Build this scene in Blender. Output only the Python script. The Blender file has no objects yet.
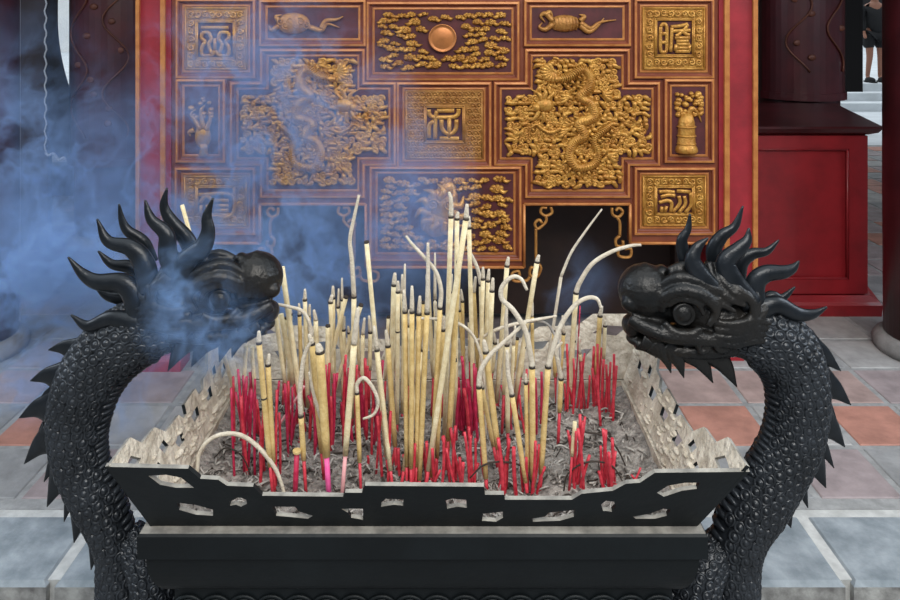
import bpy, math, random
from mathutils import Vector, Matrix, noise
R = random.Random(11)
SC = bpy.context.scene
COL = SC.collection

# ---------------------------------------------------------------- camera
F = 720.0            # focal length in pixels of the 900 px wide frame
HZ = 17.0            # horizon row
EYE = 1.6            # eye height in metres
cd = bpy.data.cameras.new('camera')
cd.sensor_width = 36.0
cd.lens = 36.0 * F / 900.0
cd.shift_y = -(300.0 - HZ) / 900.0
cd.clip_start = 0.05
cam = bpy.data.objects.new('camera', cd)
cam.location = (0, 0, EYE)
cam.rotation_euler = (math.pi / 2, 0, 0)
COL.objects.link(cam)
SC.camera = cam

# ---------------------------------------------------------------- sky, lights, exposure
wd = bpy.data.worlds.new('overcast_sky')
SC.world = wd
wd.use_nodes = True
wn = wd.node_tree
wn.nodes.clear()
w_out = wn.nodes.new('ShaderNodeOutputWorld')
w_bg = wn.nodes.new('ShaderNodeBackground')
w_tc = wn.nodes.new('ShaderNodeTexCoord')
w_sep = wn.nodes.new('ShaderNodeSeparateXYZ')
w_cr = wn.nodes.new('ShaderNodeValToRGB')
w_cr.color_ramp.elements[0].position = 0.05
w_cr.color_ramp.elements[0].color = (0.05, 0.06, 0.08, 1)
w_cr.color_ramp.elements[1].position = 0.80
w_cr.color_ramp.elements[1].color = (0.86, 0.94, 1.0, 1)
wn.links.new(w_tc.outputs['Generated'], w_sep.inputs[0])
wn.links.new(w_sep.outputs['Z'], w_cr.inputs[0])
wn.links.new(w_cr.outputs[0], w_bg.inputs['Color'])
wn.links.new(w_bg.outputs[0], w_out.inputs['Surface'])
w_bg.inputs['Strength'].default_value = 1.6

def area(name, loc, rot, sx, sy, power, col):
    l = bpy.data.lights.new(name, 'AREA')
    l.shape = 'RECTANGLE'; l.size = sx; l.size_y = sy
    l.energy = power; l.color = col
    o = bpy.data.objects.new(name, l)
    o.location = loc; o.rotation_euler = rot
    COL.objects.link(o)
    return o
# daylight falling steeply into the open court above the burner
area('court_daylight', (0.7, -1.3, 3.6), (math.radians(46), math.radians(8), 0), 3.0, 1.6, 128, (1.0, 0.95, 0.88))
area('side_daylight', (3.6, 1.7, 2.9), (0, math.radians(62), 0), 1.6, 2.2, 60, (0.78, 0.88, 1.0))
area('far_side_daylight', (-3.6, 1.7, 2.9), (0, math.radians(-62), 0), 1.6, 2.2, 45, (0.78, 0.88, 1.0))

SC.view_settings.view_transform = 'Standard'
SC.view_settings.look = 'None'
SC.view_settings.gamma = 1.0
SC.view_settings.use_curve_mapping = False
SC.view_settings.exposure = 0.0
SC.cycles.volume_step_rate = 0.3
cy = SC.cycles
cy.use_denoising = True
cy.max_bounces = 6
cy.diffuse_bounces = 3
cy.glossy_bounces = 3
cy.volume_bounces = 1
cy.transparent_max_bounces = 8
cy.sample_clamp_indirect = 4.0
cy.caustics_reflective = False
cy.caustics_refractive = False

# ---------------------------------------------------------------- projection helpers
def P(px, py, d):
    return Vector(((px - 450.0) / F * d, d, EYE - (py - HZ) / F * d))

def on_z(px, py, z):
    d = (EYE - z) * F / (py - HZ)
    return P(px, py, d)

# ---------------------------------------------------------------- materials
def mat(name, col, rough=0.6, metal=0.0, var=0.0, vscale=8.0, col2=None, bump=0.0, bscale=40.0, spec=0.5, detail=5.0, coat=0.0):
    m = bpy.data.materials.new(name)
    m.use_nodes = True
    nt = m.node_tree
    b = nt.nodes['Principled BSDF']
    b.inputs['Roughness'].default_value = rough
    b.inputs['Metallic'].default_value = metal
    b.inputs['Specular IOR Level'].default_value = spec
    b.inputs['Coat Weight'].default_value = coat
    c = (*col, 1)
    b.inputs['Base Color'].default_value = c
    tc = nt.nodes.new('ShaderNodeTexCoord')
    if var > 0 or col2:
        n = nt.nodes.new('ShaderNodeTexNoise')
        n.inputs['Scale'].default_value = vscale
        n.inputs['Detail'].default_value = detail
        n.inputs['Roughness'].default_value = 0.62
        nt.links.new(tc.outputs['Object'], n.inputs['Vector'])
        r = nt.nodes.new('ShaderNodeValToRGB')
        r.color_ramp.elements[0].position = 0.36
        r.color_ramp.elements[1].position = 0.66
        if col2:
            r.color_ramp.elements[0].color = c
            r.color_ramp.elements[1].color = (*col2, 1)
        else:
            r.color_ramp.elements[0].color = tuple(x * (1 - var) for x in col) + (1,)
            r.color_ramp.elements[1].color = tuple(min(1, x * (1 + var)) for x in col) + (1,)
        nt.links.new(n.outputs['Fac'], r.inputs[0])
        nt.links.new(r.outputs[0], b.inputs['Base Color'])
    if bump > 0:
        n2 = nt.nodes.new('ShaderNodeTexNoise')
        n2.inputs['Scale'].default_value = bscale
        n2.inputs['Detail'].default_value = 4
        nt.links.new(tc.outputs['Object'], n2.inputs['Vector'])
        bp = nt.nodes.new('ShaderNodeBump')
        bp.inputs['Strength'].default_value = bump
        bp.inputs['Distance'].default_value = 0.01
        nt.links.new(n2.outputs['Fac'], bp.inputs['Height'])
        nt.links.new(bp.outputs[0], b.inputs['Normal'])
    return m

M = {}
M['bronze'] = mat('dark_patinated_bronze', (0.024, 0.028, 0.034), 0.30, 0.25, var=0.35, vscale=14, bump=0.25, bscale=60)
M['bronze_head'] = mat('sooty_bronze', (0.010, 0.011, 0.012), 0.31, 0.25, col2=(0.022, 0.020, 0.018), vscale=9, bump=0.3, bscale=90, spec=0.35)
M['bronze_plate'] = mat('dark_bronze_plate', (0.006, 0.0085, 0.010), 0.5, 0.2, var=0.25, vscale=6, bump=0.12, bscale=50, spec=0.3)
M['bronze_horn'] = mat('rubbed_bronze', (0.012, 0.015, 0.019), 0.28, 0.25, var=0.3, vscale=20, bump=0.15, bscale=60, spec=0.4)
M['ashy'] = mat('ash_coated_bronze', (0.42, 0.36, 0.28), 0.9, 0, col2=(0.70, 0.63, 0.52), vscale=26, bump=0.9, bscale=70)
M['ash'] = mat('grey_incense_ash', (0.12, 0.108, 0.098), 0.95, 0, col2=(0.42, 0.385, 0.35), vscale=45, bump=1.0, bscale=120)
M['ash_bit'] = mat('loose_ash_flake', (0.26, 0.245, 0.225), 0.95, 0, col2=(0.52, 0.49, 0.45), vscale=30)
M['paste'] = mat('tan_incense_paste', (0.56, 0.38, 0.135), 0.75, 0, col2=(0.74, 0.56, 0.26), vscale=60, bump=0.3, bscale=300)
M['paste_pale'] = mat('pale_incense_paste', (0.68, 0.55, 0.31), 0.8, 0, col2=(0.84, 0.74, 0.50), vscale=60, bump=0.3, bscale=300)
M['ash_stick'] = mat('pale_burnt_ash', (0.52, 0.45, 0.35), 0.9, 0, col2=(0.72, 0.65, 0.53), vscale=50, bump=0.4, bscale=250)
M['char'] = mat('charred_paste', (0.035, 0.026, 0.02), 0.8, 0)
M['red'] = mat('red_dyed_bamboo', (0.42, 0.010, 0.028), 0.5, 0, col2=(0.72, 0.07, 0.10), vscale=70)
M['crimson'] = mat('crimson_dyed_bamboo', (0.34, 0.006, 0.035), 0.5, 0, col2=(0.62, 0.035, 0.11), vscale=70)
M['pink'] = mat('pink_dyed_bamboo', (0.80, 0.07, 0.30), 0.55, 0, col2=(0.88, 0.16, 0.42), vscale=60)
M['rose'] = mat('rose_faded_bamboo', (0.78, 0.33, 0.36), 0.6, 0, col2=(0.82, 0.45, 0.45), vscale=60)
M['wood'] = mat('red_brown_lacquered_wood', (0.17, 0.036, 0.015), 0.42, 0, col2=(0.27, 0.068, 0.025), vscale=7, bump=0.1, bscale=30, coat=0.2)
M['wood_edge'] = mat('worn_gilt_edge', (0.42, 0.135, 0.032), 0.42, 0.15, col2=(0.60, 0.245, 0.065), vscale=16, bump=0.15, bscale=60)
M['field'] = mat('deep_red_field', (0.085, 0.014, 0.016), 0.6, 0, var=0.3, vscale=12)
M['gold'] = mat('gilded_carving', (0.40, 0.165, 0.025), 0.34, 0.4, col2=(0.66, 0.345, 0.07), vscale=22, bump=0.3, bscale=120)
M['gold_dark'] = mat('dulled_gilding', (0.34, 0.135, 0.028), 0.42, 0.35, col2=(0.52, 0.25, 0.06), vscale=26, bump=0.3, bscale=120)
M['copper'] = mat('copper_sun_disc', (0.52, 0.19, 0.055), 0.35, 0.4, var=0.2, vscale=12)
M['red_post'] = mat('red_lacquer_post', (0.30, 0.014, 0.022), 0.5, 0, var=0.22, vscale=7, coat=0.1)
M['red_cab'] = mat('red_lacquer_cabinet', (0.25, 0.010, 0.015), 0.45, 0, var=0.18, vscale=6, bump=0.05, bscale=30, coat=0.15)
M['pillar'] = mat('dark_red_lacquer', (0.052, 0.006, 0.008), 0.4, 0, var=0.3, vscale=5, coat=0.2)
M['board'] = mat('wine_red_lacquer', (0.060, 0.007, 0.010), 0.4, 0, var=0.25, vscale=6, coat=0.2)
M['night'] = mat('soot_black_timber', (0.008, 0.006, 0.006), 0.7, 0)
M['faint_gilt'] = mat('rubbed_gilding', (0.12, 0.035, 0.018), 0.5, 0.2, var=0.3, vscale=9)
M['dark_wood'] = mat('dark_brown_wood', (0.030, 0.014, 0.010), 0.6, 0, var=0.3, vscale=5)
M['black_cloth'] = mat('black_cloth', (0.005, 0.005, 0.006), 0.85, 0)
M['piping'] = mat('pale_piping_and_highlight', (0.6, 0.62, 0.66), 0.6, 0)
M['skin'] = mat('brown_skin', (0.30, 0.13, 0.08), 0.5, 0)
M['dust'] = mat('dusty_rim_bronze', (0.16, 0.15, 0.135), 0.8, 0, col2=(0.34, 0.32, 0.28), vscale=30)
M['hair'] = mat('black_hair', (0.012, 0.01, 0.01), 0.6, 0)
M['stone'] = mat('blue_grey_stone', (0.175, 0.205, 0.225), 0.75, 0, col2=(0.35, 0.385, 0.41), vscale=9, bump=0.3, bscale=35, detail=9)
M['stone_side'] = mat('weathered_stone', (0.16, 0.155, 0.15), 0.85, 0, col2=(0.42, 0.42, 0.40), vscale=14, bump=0.5, bscale=30)
M['plinth'] = mat('grey_stone_base', (0.26, 0.25, 0.24), 0.8, 0, var=0.25, vscale=12, bump=0.3, bscale=40)
M['mortar'] = mat('pale_mortar', (0.50, 0.50, 0.48), 0.9, 0, var=0.15, vscale=20, bump=0.3, bscale=60)
M['court'] = mat('pale_courtyard_paving', (0.62, 0.65, 0.67), 0.85, 0, var=0.12, vscale=2)
M['plaster'] = mat('white_plaster', (0.88, 0.88, 0.86), 0.9, 0, var=0.05, vscale=2)
M['yard'] = mat('court_ground', (0.22, 0.22, 0.22), 0.85, 0, var=0.2, vscale=3)

# ---------------------------------------------------------------- mesh builder
WORLD = {}
def clamp(x, a, b): return max(a, min(b, x))

def catmull(pts, n=6):
    pts = [Vector(p) for p in pts]
    if len(pts) < 3:
        return [pts[0].lerp(pts[-1], i / n) for i in range(n + 1)]
    q = [pts[0] * 2 - pts[1]] + pts + [pts[-1] * 2 - pts[-2]]
    out = []
    for i in range(1, len(q) - 2):
        a, b, c, d = q[i - 1], q[i], q[i + 1], q[i + 2]
        for k in range(n):
            t = k / n
            out.append(0.5 * ((2 * b) + (c - a) * t + (2 * a - 5 * b + 4 * c - d) * t * t + (3 * b - a - 3 * c + d) * t ** 3))
    out.append(q[-2].copy())
    return out

def lerp_list(vals, n):
    out = []
    for i in range(n):
        t = i / max(1, n - 1) * (len(vals) - 1)
        k = min(int(t), len(vals) - 2) if len(vals) > 1 else 0
        out.append(vals[k] + (vals[min(k + 1, len(vals) - 1)] - vals[k]) * (t - k))
    return out

class MB:
    def __init__(s):
        s.v = []; s.f = []; s.mi = []; s.sm = []
    def face(s, idx, mi=0, sm=True):
        s.f.append(idx); s.mi.append(mi); s.sm.append(sm)
    def add(s, p):
        s.v.append(Vector(p)); return len(s.v) - 1
    def tube(s, pts, rads, seg=8, mi=0, flat=None, up=None, cap=True):
        """pts: dense path; rads: list (same len) or scalar; flat: factor on the 2nd axis"""
        pts = [Vector(p) for p in pts]
        n = len(pts)
        if not hasattr(rads, '__len__'): rads = [rads] * n
        elif len(rads) != n: rads = lerp_list(list(rads), n)
        fr = []
        t0 = (pts[1] - pts[0]).normalized()
        u = Vector(up) if up else (Vector((0, 1, 0)) if abs(t0.y) < 0.9 else Vector((1, 0, 0)))
        u = (u - t0 * u.dot(t0)).normalized()
        rings = []
        for i in range(n):
            t = (pts[min(i + 1, n - 1)] - pts[max(i - 1, 0)])
            t = t.normalized() if t.length > 1e-9 else t0
            u = (u - t * u.dot(t))
            u = u.normalized() if u.length > 1e-6 else Vector((1, 0, 0))
            w = t.cross(u)
            fr.append((pts[i], t.copy(), u.copy(), w.copy(), rads[i]))
            ring = []
            fl = flat if flat else 1.0
            for k in range(seg):
                a = 2 * math.pi * k / seg
                ring.append(s.add(pts[i] + (u * (math.cos(a) * fl) + w * math.sin(a)) * rads[i]))
            rings.append(ring)
        for i in range(n - 1):
            for k in range(seg):
                k2 = (k + 1) % seg
                s.face((rings[i][k], rings[i][k2], rings[i + 1][k2], rings[i + 1][k]), mi)
        if cap:
            s.face(tuple(reversed(rings[0])), mi, False)
            s.face(tuple(rings[-1]), mi, False)
        return fr
    def box(s, c, size, rz=0.0, mi=0, ry=0.0):
        c = Vector(c); sx, sy, sz = (x / 2 for x in size)
        m = Matrix.Rotation(rz, 3, 'Z') @ Matrix.Rotation(ry, 3, 'Y')
        ix = [s.add(c + m @ Vector((x * sx, y * sy, z * sz))) for x in (-1, 1) for y in (-1, 1) for z in (-1, 1)]
        for q in ((0, 1, 3, 2), (4, 6, 7, 5), (0, 4, 5, 1), (2, 3, 7, 6), (0, 2, 6, 4), (1, 5, 7, 3)):
            s.face(tuple(ix[k] for k in q), mi, False)
    def bbox(s, x0, x1, y0, y1, z0, z1, mi=0):
        s.box(((x0 + x1) / 2, (y0 + y1) / 2, (z0 + z1) / 2), (x1 - x0, y1 - y0, z1 - z0), 0, mi)
    def lathe(s, prof, c, seg=24, mi=0, a0=0.0, a1=2 * math.pi, axis=None):
        """prof: list of (r, z)"""
        c = Vector(c); full = abs(a1 - a0 - 2 * math.pi) < 1e-6
        m = axis if axis else Matrix.Identity(3)
        cols = seg if full else seg + 1
        rings = []
        for r, z in prof:
            rings.append([s.add(c + m @ Vector((r * math.cos(a0 + (a1 - a0) * k / seg), r * math.sin(a0 + (a1 - a0) * k / seg), z))) for k in range(cols)])
        for i in range(len(prof) - 1):
            for k in range(seg):
                k2 = (k + 1) % cols
                s.face((rings[i][k], rings[i][k2], rings[i + 1][k2], rings[i + 1][k]), mi)
        if full:
            s.face(tuple(reversed(rings[0])), mi, False); s.face(tuple(rings[-1]), mi, False)
    def ellipsoid(s, c, rad, nu=14, nv=8, mi=0, rot=None, half=False):
        c = Vector(c); m = rot if rot else Matrix.Identity(3)
        rx, ry, rz = rad
        top = s.add(c + m @ Vector((0, 0, rz))); rows = []
        lim = nv // 2 if half else nv - 1
        for j in range(1, lim + 1):
            th = math.pi * j / nv
            rows.append([s.add(c + m @ Vector((rx * math.sin(th) * math.cos(2 * math.pi * k / nu), ry * math.sin(th) * math.sin(2 * math.pi * k / nu), rz * math.cos(th)))) for k in range(nu)])
        for k in range(nu):
            s.face((top, rows[0][k], rows[0][(k + 1) % nu]), mi)
        for j in range(len(rows) - 1):
            for k in range(nu):
                k2 = (k + 1) % nu
                s.face((rows[j][k], rows[j + 1][k], rows[j + 1][k2], rows[j][k2]), mi)
        if half:
            s.face(tuple(reversed(rows[-1])), mi, False)
        else:
            bot = s.add(c + m @ Vector((0, 0, -rz)))
            for k in range(nu):
                s.face((bot, rows[-1][(k + 1) % nu], rows[-1][k]), mi)
    def prism(s, poly, depth, mi=0):
        """poly: list of 3D points (planar), depth: Vector"""
        poly = [Vector(p) for p in poly]; depth = Vector(depth); n = len(poly)
        a = [s.add(p) for p in poly]; b = [s.add(p + depth) for p in poly]
        s.face(tuple(a), mi, False); s.face(tuple(reversed(b)), mi, False)
        for k in range(n):
            k2 = (k + 1) % n
            s.face((a[k], b[k], b[k2], a[k2]), mi, False)
    def loft(s, loops, mi=0, cap0=False, cap1=False, sm=False):
        ids = [[s.add(p) for p in l] for l in loops]
        n = len(ids[0])
        for i in range(len(ids) - 1):
            for k in range(n):
                k2 = (k + 1) % n
                s.face((ids[i][k], ids[i][k2], ids[i + 1][k2], ids[i + 1][k]), mi, sm)
        if cap0: s.face(tuple(reversed(ids[0])), mi, False)
        if cap1: s.face(tuple(ids[-1]), mi, False)
    def build(s, name, mats, parent=None, origin=None):
        if not isinstance(mats, (list, tuple)): mats = [mats]
        if origin is None:
            xs = [p.x for p in s.v]; ys = [p.y for p in s.v]; zs = [p.z for p in s.v]
            origin = Vector(((min(xs) + max(xs)) / 2, (min(ys) + max(ys)) / 2, min(zs)))
        origin = Vector(origin)
        me = bpy.data.meshes.new(name)
        me.from_pydata([tuple(p - origin) for p in s.v], [], s.f)
        me.update()
        me.polygons.foreach_set('use_smooth', s.sm)
        for m in mats: me.materials.append(m)
        me.polygons.foreach_set('material_index', s.mi)
        fix_normals(me)
        return link_mesh(name, me, parent, origin)

def fix_normals(me):
    import bmesh
    bm = bmesh.new(); bm.from_mesh(me)
    bmesh.ops.recalc_face_normals(bm, faces=bm.faces)
    bm.to_mesh(me); bm.free()

def link_mesh(name, me, parent, origin):
    o = bpy.data.objects.new(name, me)
    COL.objects.link(o)
    if parent:
        o.parent = parent
        o.location = Vector(origin) - WORLD[parent.name]
    else:
        o.location = origin
    WORLD[o.name] = Vector(origin)
    return o

def empty(name, loc, label, cat, group=None):
    o = bpy.data.objects.new(name, None)
    o.empty_display_size = 0.05
    COL.objects.link(o)
    o.location = loc
    WORLD[o.name] = Vector(loc)
    return tag(o, label, cat, group)

def tag(o, label=None, cat=None, group=None, kind=None):
    if label: o['label'] = label
    if cat: o['category'] = cat
    if group: o['group'] = group
    if kind: o['kind'] = kind
    return o

def struct(name, mb, m, label=None):
    o = mb.build(name, m)
    o['kind'] = 'structure'
    if label: o['label'] = label
    return o

def remeshed(name, mb, m, parent, voxel, smooth=4, origin=None):
    """fuse the blobs of mb into one continuous surface"""
    if origin is None:
        origin = sum(mb.v, Vector()) / len(mb.v)
    t = mb.build('tmp_fuse', m, None, origin)
    md = t.modifiers.new('r', 'REMESH'); md.mode = 'VOXEL'; md.voxel_size = voxel; md.use_smooth_shade = True
    sm = t.modifiers.new('s', 'SMOOTH'); sm.factor = 0.5; sm.iterations = smooth
    bpy.context.view_layer.update()
    me = bpy.data.meshes.new_from_object(t.evaluated_get(bpy.context.evaluated_depsgraph_get()))
    bpy.data.objects.remove(t)
    me.name = name
    me.materials.clear(); me.materials.append(m)
    me.polygons.foreach_set('use_smooth', [True] * len(me.polygons))
    return link_mesh(name, me, parent, origin)

def plate(outline, holes, thick):
    """2-D outline with holes -> list of verts (u, v, w) and faces, w in +-thick/2"""
    cu = bpy.data.curves.new('tmp_plate', 'CURVE')
    cu.dimensions = '2D'; cu.fill_mode = 'BOTH'; cu.extrude = thick / 2
    for poly in [outline] + list(holes):
        sp = cu.splines.new('POLY'); sp.points.add(len(poly) - 1); sp.use_cyclic_u = True
        for k, (x, y) in enumerate(poly): sp.points[k].co = (x, y, 0, 1)
    ob = bpy.data.objects.new('tmp_plate', cu); COL.objects.link(ob)
    bpy.context.view_layer.update()
    me = bpy.data.meshes.new_from_object(ob.evaluated_get(bpy.context.evaluated_depsgraph_get()))
    vs = [tuple(v.co) for v in me.vertices]; fs = [tuple(p.vertices) for p in me.polygons]
    bpy.data.objects.remove(ob); bpy.data.curves.remove(cu); bpy.data.meshes.remove(me)
    return vs, fs
# ================================================================ SETTING
def tile_mat(name, c):
    return mat(name, tuple(x * .80 for x in c), 0.72, 0, col2=tuple(x * 1.2 for x in c), vscale=9, bump=0.35, bscale=26, detail=8)
TILE = [tile_mat('grey_tile', (0.27, 0.27, 0.27)), tile_mat('mauve_grey_tile', (0.31, 0.255, 0.255)), tile_mat('pale_grey_tile', (0.35, 0.34, 0.33)),
        tile_mat('dusty_pink_tile', (0.36, 0.26, 0.235)), tile_mat('terracotta_tile', (0.42, 0.20, 0.15)), mat('grey_tile_joint', (0.30, 0.30, 0.295), 0.9, 0, var=0.2, vscale=20)]

KERB0, KERB1 = 2.035, 2.345
mb = MB(); mb.bbox(-8, 8, KERB1, 9.0, -0.3, -0.004, 5)
R.seed(4); TP = 0.296
for i in range(-14, 16):
    for j in range(0, 22):
        x, y = 0.93 + i * TP, 2.385 + j * TP
        k = R.choice((0, 0, 1, 1, 2, 2, 3)) if R.random() < .9 else 4
        k = {(0, 1): 4, (2, 1): 4, (1, 1): 2, (0, 2): 3, (1, 0): 1, (2, 0): 0, (-9, 1): 4, (-8, 1): 2, (-7, 1): 2, (-8, 0): 1, (-7, 0): 1, (-9, 0): 0, (-6, 1): 1, (0, 0): 0}.get((i, j), k)
        e = 0.010 + 0.004 * R.random()
        mb.loft([[(x + t, y + t, z), (x + TP - t, y + t, z), (x + TP - t, y + TP - t, z), (x + t, y + TP - t, z)] for t, z in ((e, -0.01), (e, -0.003), (e + .004, 0.0))], k, False, True)
struct('floor', mb, TILE, 'hall floor of worn grey and terracotta square tiles')
mb = MB(); mb.bbox(-9, 9, -6, KERB0 + 0.05, -0.35, -0.16)
struct('ground', mb, M['yard'], 'lower court paving in front of the hall step')
# stone kerb slabs along the edge of the hall floor
xs = [-3.40, -2.65, -1.89, -1.13, -0.38, 0.37, 1.13, 1.89, 2.65, 3.4]
for i in range(len(xs) - 1):
    a, b_ = xs[i] + 0.012, xs[i + 1] - 0.012
    mb = MB()
    y0, y1, z0, z1, bv = KERB0, KERB1 - 0.03, -0.2, 0.0, 0.012
    L0 = [(a, y0, z0), (b_, y0, z0), (b_, y1, z0), (a, y1, z0)]
    L1 = [(a, y0, z1 - bv), (b_, y0, z1 - bv), (b_, y1, z1 - bv), (a, y1, z1 - bv)]
    L2 = [(a + bv, y0 + bv, z1), (b_ - bv, y0 + bv, z1), (b_ - bv, y1 - bv, z1), (a + bv, y1 - bv, z1)]
    mb.loft([L0, L1], 1, True, False); mb.loft([L1, L2], 0, False, True)
    struct('trim_%d' % (i + 1), mb, [M['stone'], M['stone_side']], 'blue-grey stone kerb slab along the step')
mb = MB(); mb.bbox(-3.4, 3.4, KERB0 + 0.02, KERB1 + 0.002, -0.25, -0.006)
struct('trim_10', mb, M['mortar'], 'pale mortar bed between the kerb slabs')
# hall roof, back wall with two door openings, rear court
mb = MB(); mb.bbox(-8, 8, 2.55, 9.2, 3.6, 3.8)
struct('ceiling', mb, M['dark_wood'], 'dark timber ceiling of the hall')
for nm, x0, x1 in (('wall_back', -3.30, 3.50), ('wall_left', -8, -3.80), ('wall_right', 4.02, 8)):
    mb = MB(); mb.bbox(x0, x1, 6.5, 6.7, 0.0, 3.6)
    struct(nm, mb, M['dark_wood'], 'dark timber back wall of the hall')
mb = MB(); mb.bbox(-22, 26, 9.0, 34, -0.3, -0.002)
struct('ground_rear', mb, M['court'], 'pale paving of the bright rear court')
mb = MB(); mb.bbox(-22, -6, 33, 33.4, -0.3, 5)
struct('wall_rear_left', mb, M['plaster'], 'white plaster wall across the rear court')
mb = MB(); mb.bbox(-6, 26, 33, 33.4, -0.3, 6)
struct('wall_rear_right', mb, M['night'], 'dark timber wall across the rear court')
mb = MB()
for k in range(3): mb.bbox(5, 20, 12.2 + k * .34, 33, -0.1 if k == 0 else 0.136 * k, 0.136 * (k + 1))
struct('floor_terrace', mb, M['court'], 'pale stepped terrace of the rear court')
mb = MB(); mb.bbox(-3.85, -3.25, 6.45, 6.6, 0.0, 0.27)
struct('trim_12', mb, M['night'], 'dark raised sill in the left rear doorway')
# threshold on the left
mb = MB(); mb.bbox(-3.4, -1.5, 5.05, 5.2, 0.0, 0.09)
struct('trim_11', mb, M['board'], 'low wooden door threshold at the left')

def column(x, y, r, label):
    root = empty('round_column', (x, y, 0), label, 'column')
    mb = MB(); mb.lathe([(r * 1.24, 0.0), (r * 1.26, 0.03), (r * 1.20, 0.055), (r * 1.08, 0.075)], (x, y, 0.001), 36)
    mb.build('stone_base', M['plinth'], root)
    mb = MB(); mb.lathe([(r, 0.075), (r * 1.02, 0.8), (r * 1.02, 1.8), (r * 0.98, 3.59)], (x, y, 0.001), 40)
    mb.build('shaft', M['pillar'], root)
    return root
column(2.295, 3.45, 0.19, 'dark red round column on a stone base at the right edge')
column(-2.285, 3.45, 0.19, 'smoke-veiled dark red column at the far left edge')

def inner_column(x, y, r, zb, label, blabel, side):
    root = column(x, y, r, label)
    b = empty('couplet_board', (x, y - r, zb), blabel, 'couplet board')
    mb = MB()
    rr = r + 0.012
    a0, a1 = math.radians(190), math.radians(350)
    n = 20
    lo = []
    for z in (zb, zb + 0.02, zb + 0.021, 3.2):
        lo.append(z)
    for (r0, r1, za, zc) in ((rr, rr + 0.035, zb, zb + 0.05), (rr, rr + 0.022, zb + 0.05, 3.2)):
        loops = []
        for z in (za, zc):
            o_ = [(x + r1 * math.cos(a0 + (a1 - a0) * k / n), y + r1 * math.sin(a0 + (a1 - a0) * k / n), z) for k in range(n + 1)]
            i_ = [(x + r0 * math.cos(a1 - (a1 - a0) * k / n), y + r0 * math.sin(a1 - (a1 - a0) * k / n), z) for k in range(n + 1)]
            loops.append(o_ + i_)
        mb.loft(loops, 0, True, True)
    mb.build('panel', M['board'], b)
    mb = MB()
    for sgn in (-1, 1):
        pts = []
        for k in range(60):
            t = k / 59
            a = math.radians(270 + sgn * (26 + 16 * math.sin(t * 21 + sgn)))
            pts.append((x + (rr + 0.028) * math.cos(a), y + (rr + 0.028) * math.sin(a), zb + 0.2 + t * 1.7))
        mb.tube(pts, 0.007, 6)
    for k in range(16):
        a = math.radians(270 + R.uniform(-40, 40)); z = zb + 0.3 + k * 0.1
        mb.ellipsoid((x + (rr + 0.024) * math.cos(a), y + (rr + 0.024) * math.sin(a), z), (0.03, 0.007, 0.022), 8, 6)
    mb.build('gilt_scrollwork', M['faint_gilt'], b)
inner_column(2.53, 5.22, 0.26, 1.022, 'round inner column behind the red cabinet', 'curved wine-red couplet board hung above the red cabinet', 1)
inner_column(-2.43, 5.22, 0.26, 0.57, 'round inner column behind the smoke at left', 'curved wine-red couplet board ending above the smoke at left', -1)

# hanging banner with a scalloped edge, far left
def banner():
    d = 4.9
    root = empty('hanging_banner', P(56, 165, d), 'dark hanging banner with a pale scalloped edge at the left', 'banner')
    left, right = [], []
    n = 60
    for k in range(n + 1):
        y = -60 + 212 * k / n
        left.append((46 + 1.1 * math.sin(y * 0.42), y))
        w = 10.5 if y < 20 else 10.5 + 12.5 * clamp((y - 20) / 70, 0, 1) ** 1.9
        right.append((46 + w + 0.5, y))
    mb = MB()
    l3 = [P(a, b, d) for a, b in left]; r3 = [P(a, b, d) for a, b in right]
    for k in range(n):
        mb.prism([l3[k], r3[k], r3[k + 1], l3[k + 1]], (0, 0.012, 0))
    bt = [P(46 + 20 * t, 152 + 8 * t + 2 * math.sin(t * 12), d) for t in [i / 10 for i in range(11)]]
    mb.prism([l3[-1], r3[-1]] + [p for p in reversed(bt)], (0, 0.012, 0))
    mb.build('cloth', M['black_cloth'], root)
    mb = MB(); off = Vector((0, -0.006, 0))
    mb.tube([p + off for p in l3], 0.005, 6); mb.tube(catmull([p + off for p in bt], 3), 0.008, 6)
    mb.build('piping', M['piping'], root)
    mb = MB(); mb.tube([P(40, -62, d), P(72, -62, d)], 0.02, 10); mb.build('hanging_rod', M['dark_wood'], root)
    mb = MB(); mb.bbox(P(16, 0, d).x, P(44, 0, d).x, d + 0.05, d + 0.10, 0.0, 3.0)
    o = mb.build('door_leaf', M['dark_wood']); tag(o, 'dark timber door leaf standing beside the banner at left', 'door')
    mb = MB(); mb.bbox(P(14.2, 0, 3.7).x, P(17, 0, 3.7).x, 3.7, 3.73, 0.0, 3.0)  # edge highlight of the left column, modelled as a pale strip
    o = mb.build('highlight_strip', M['piping']); tag(o, 'thin pale strip standing in for the edge highlight of the far left column', 'highlight strip')
banner()

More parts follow.
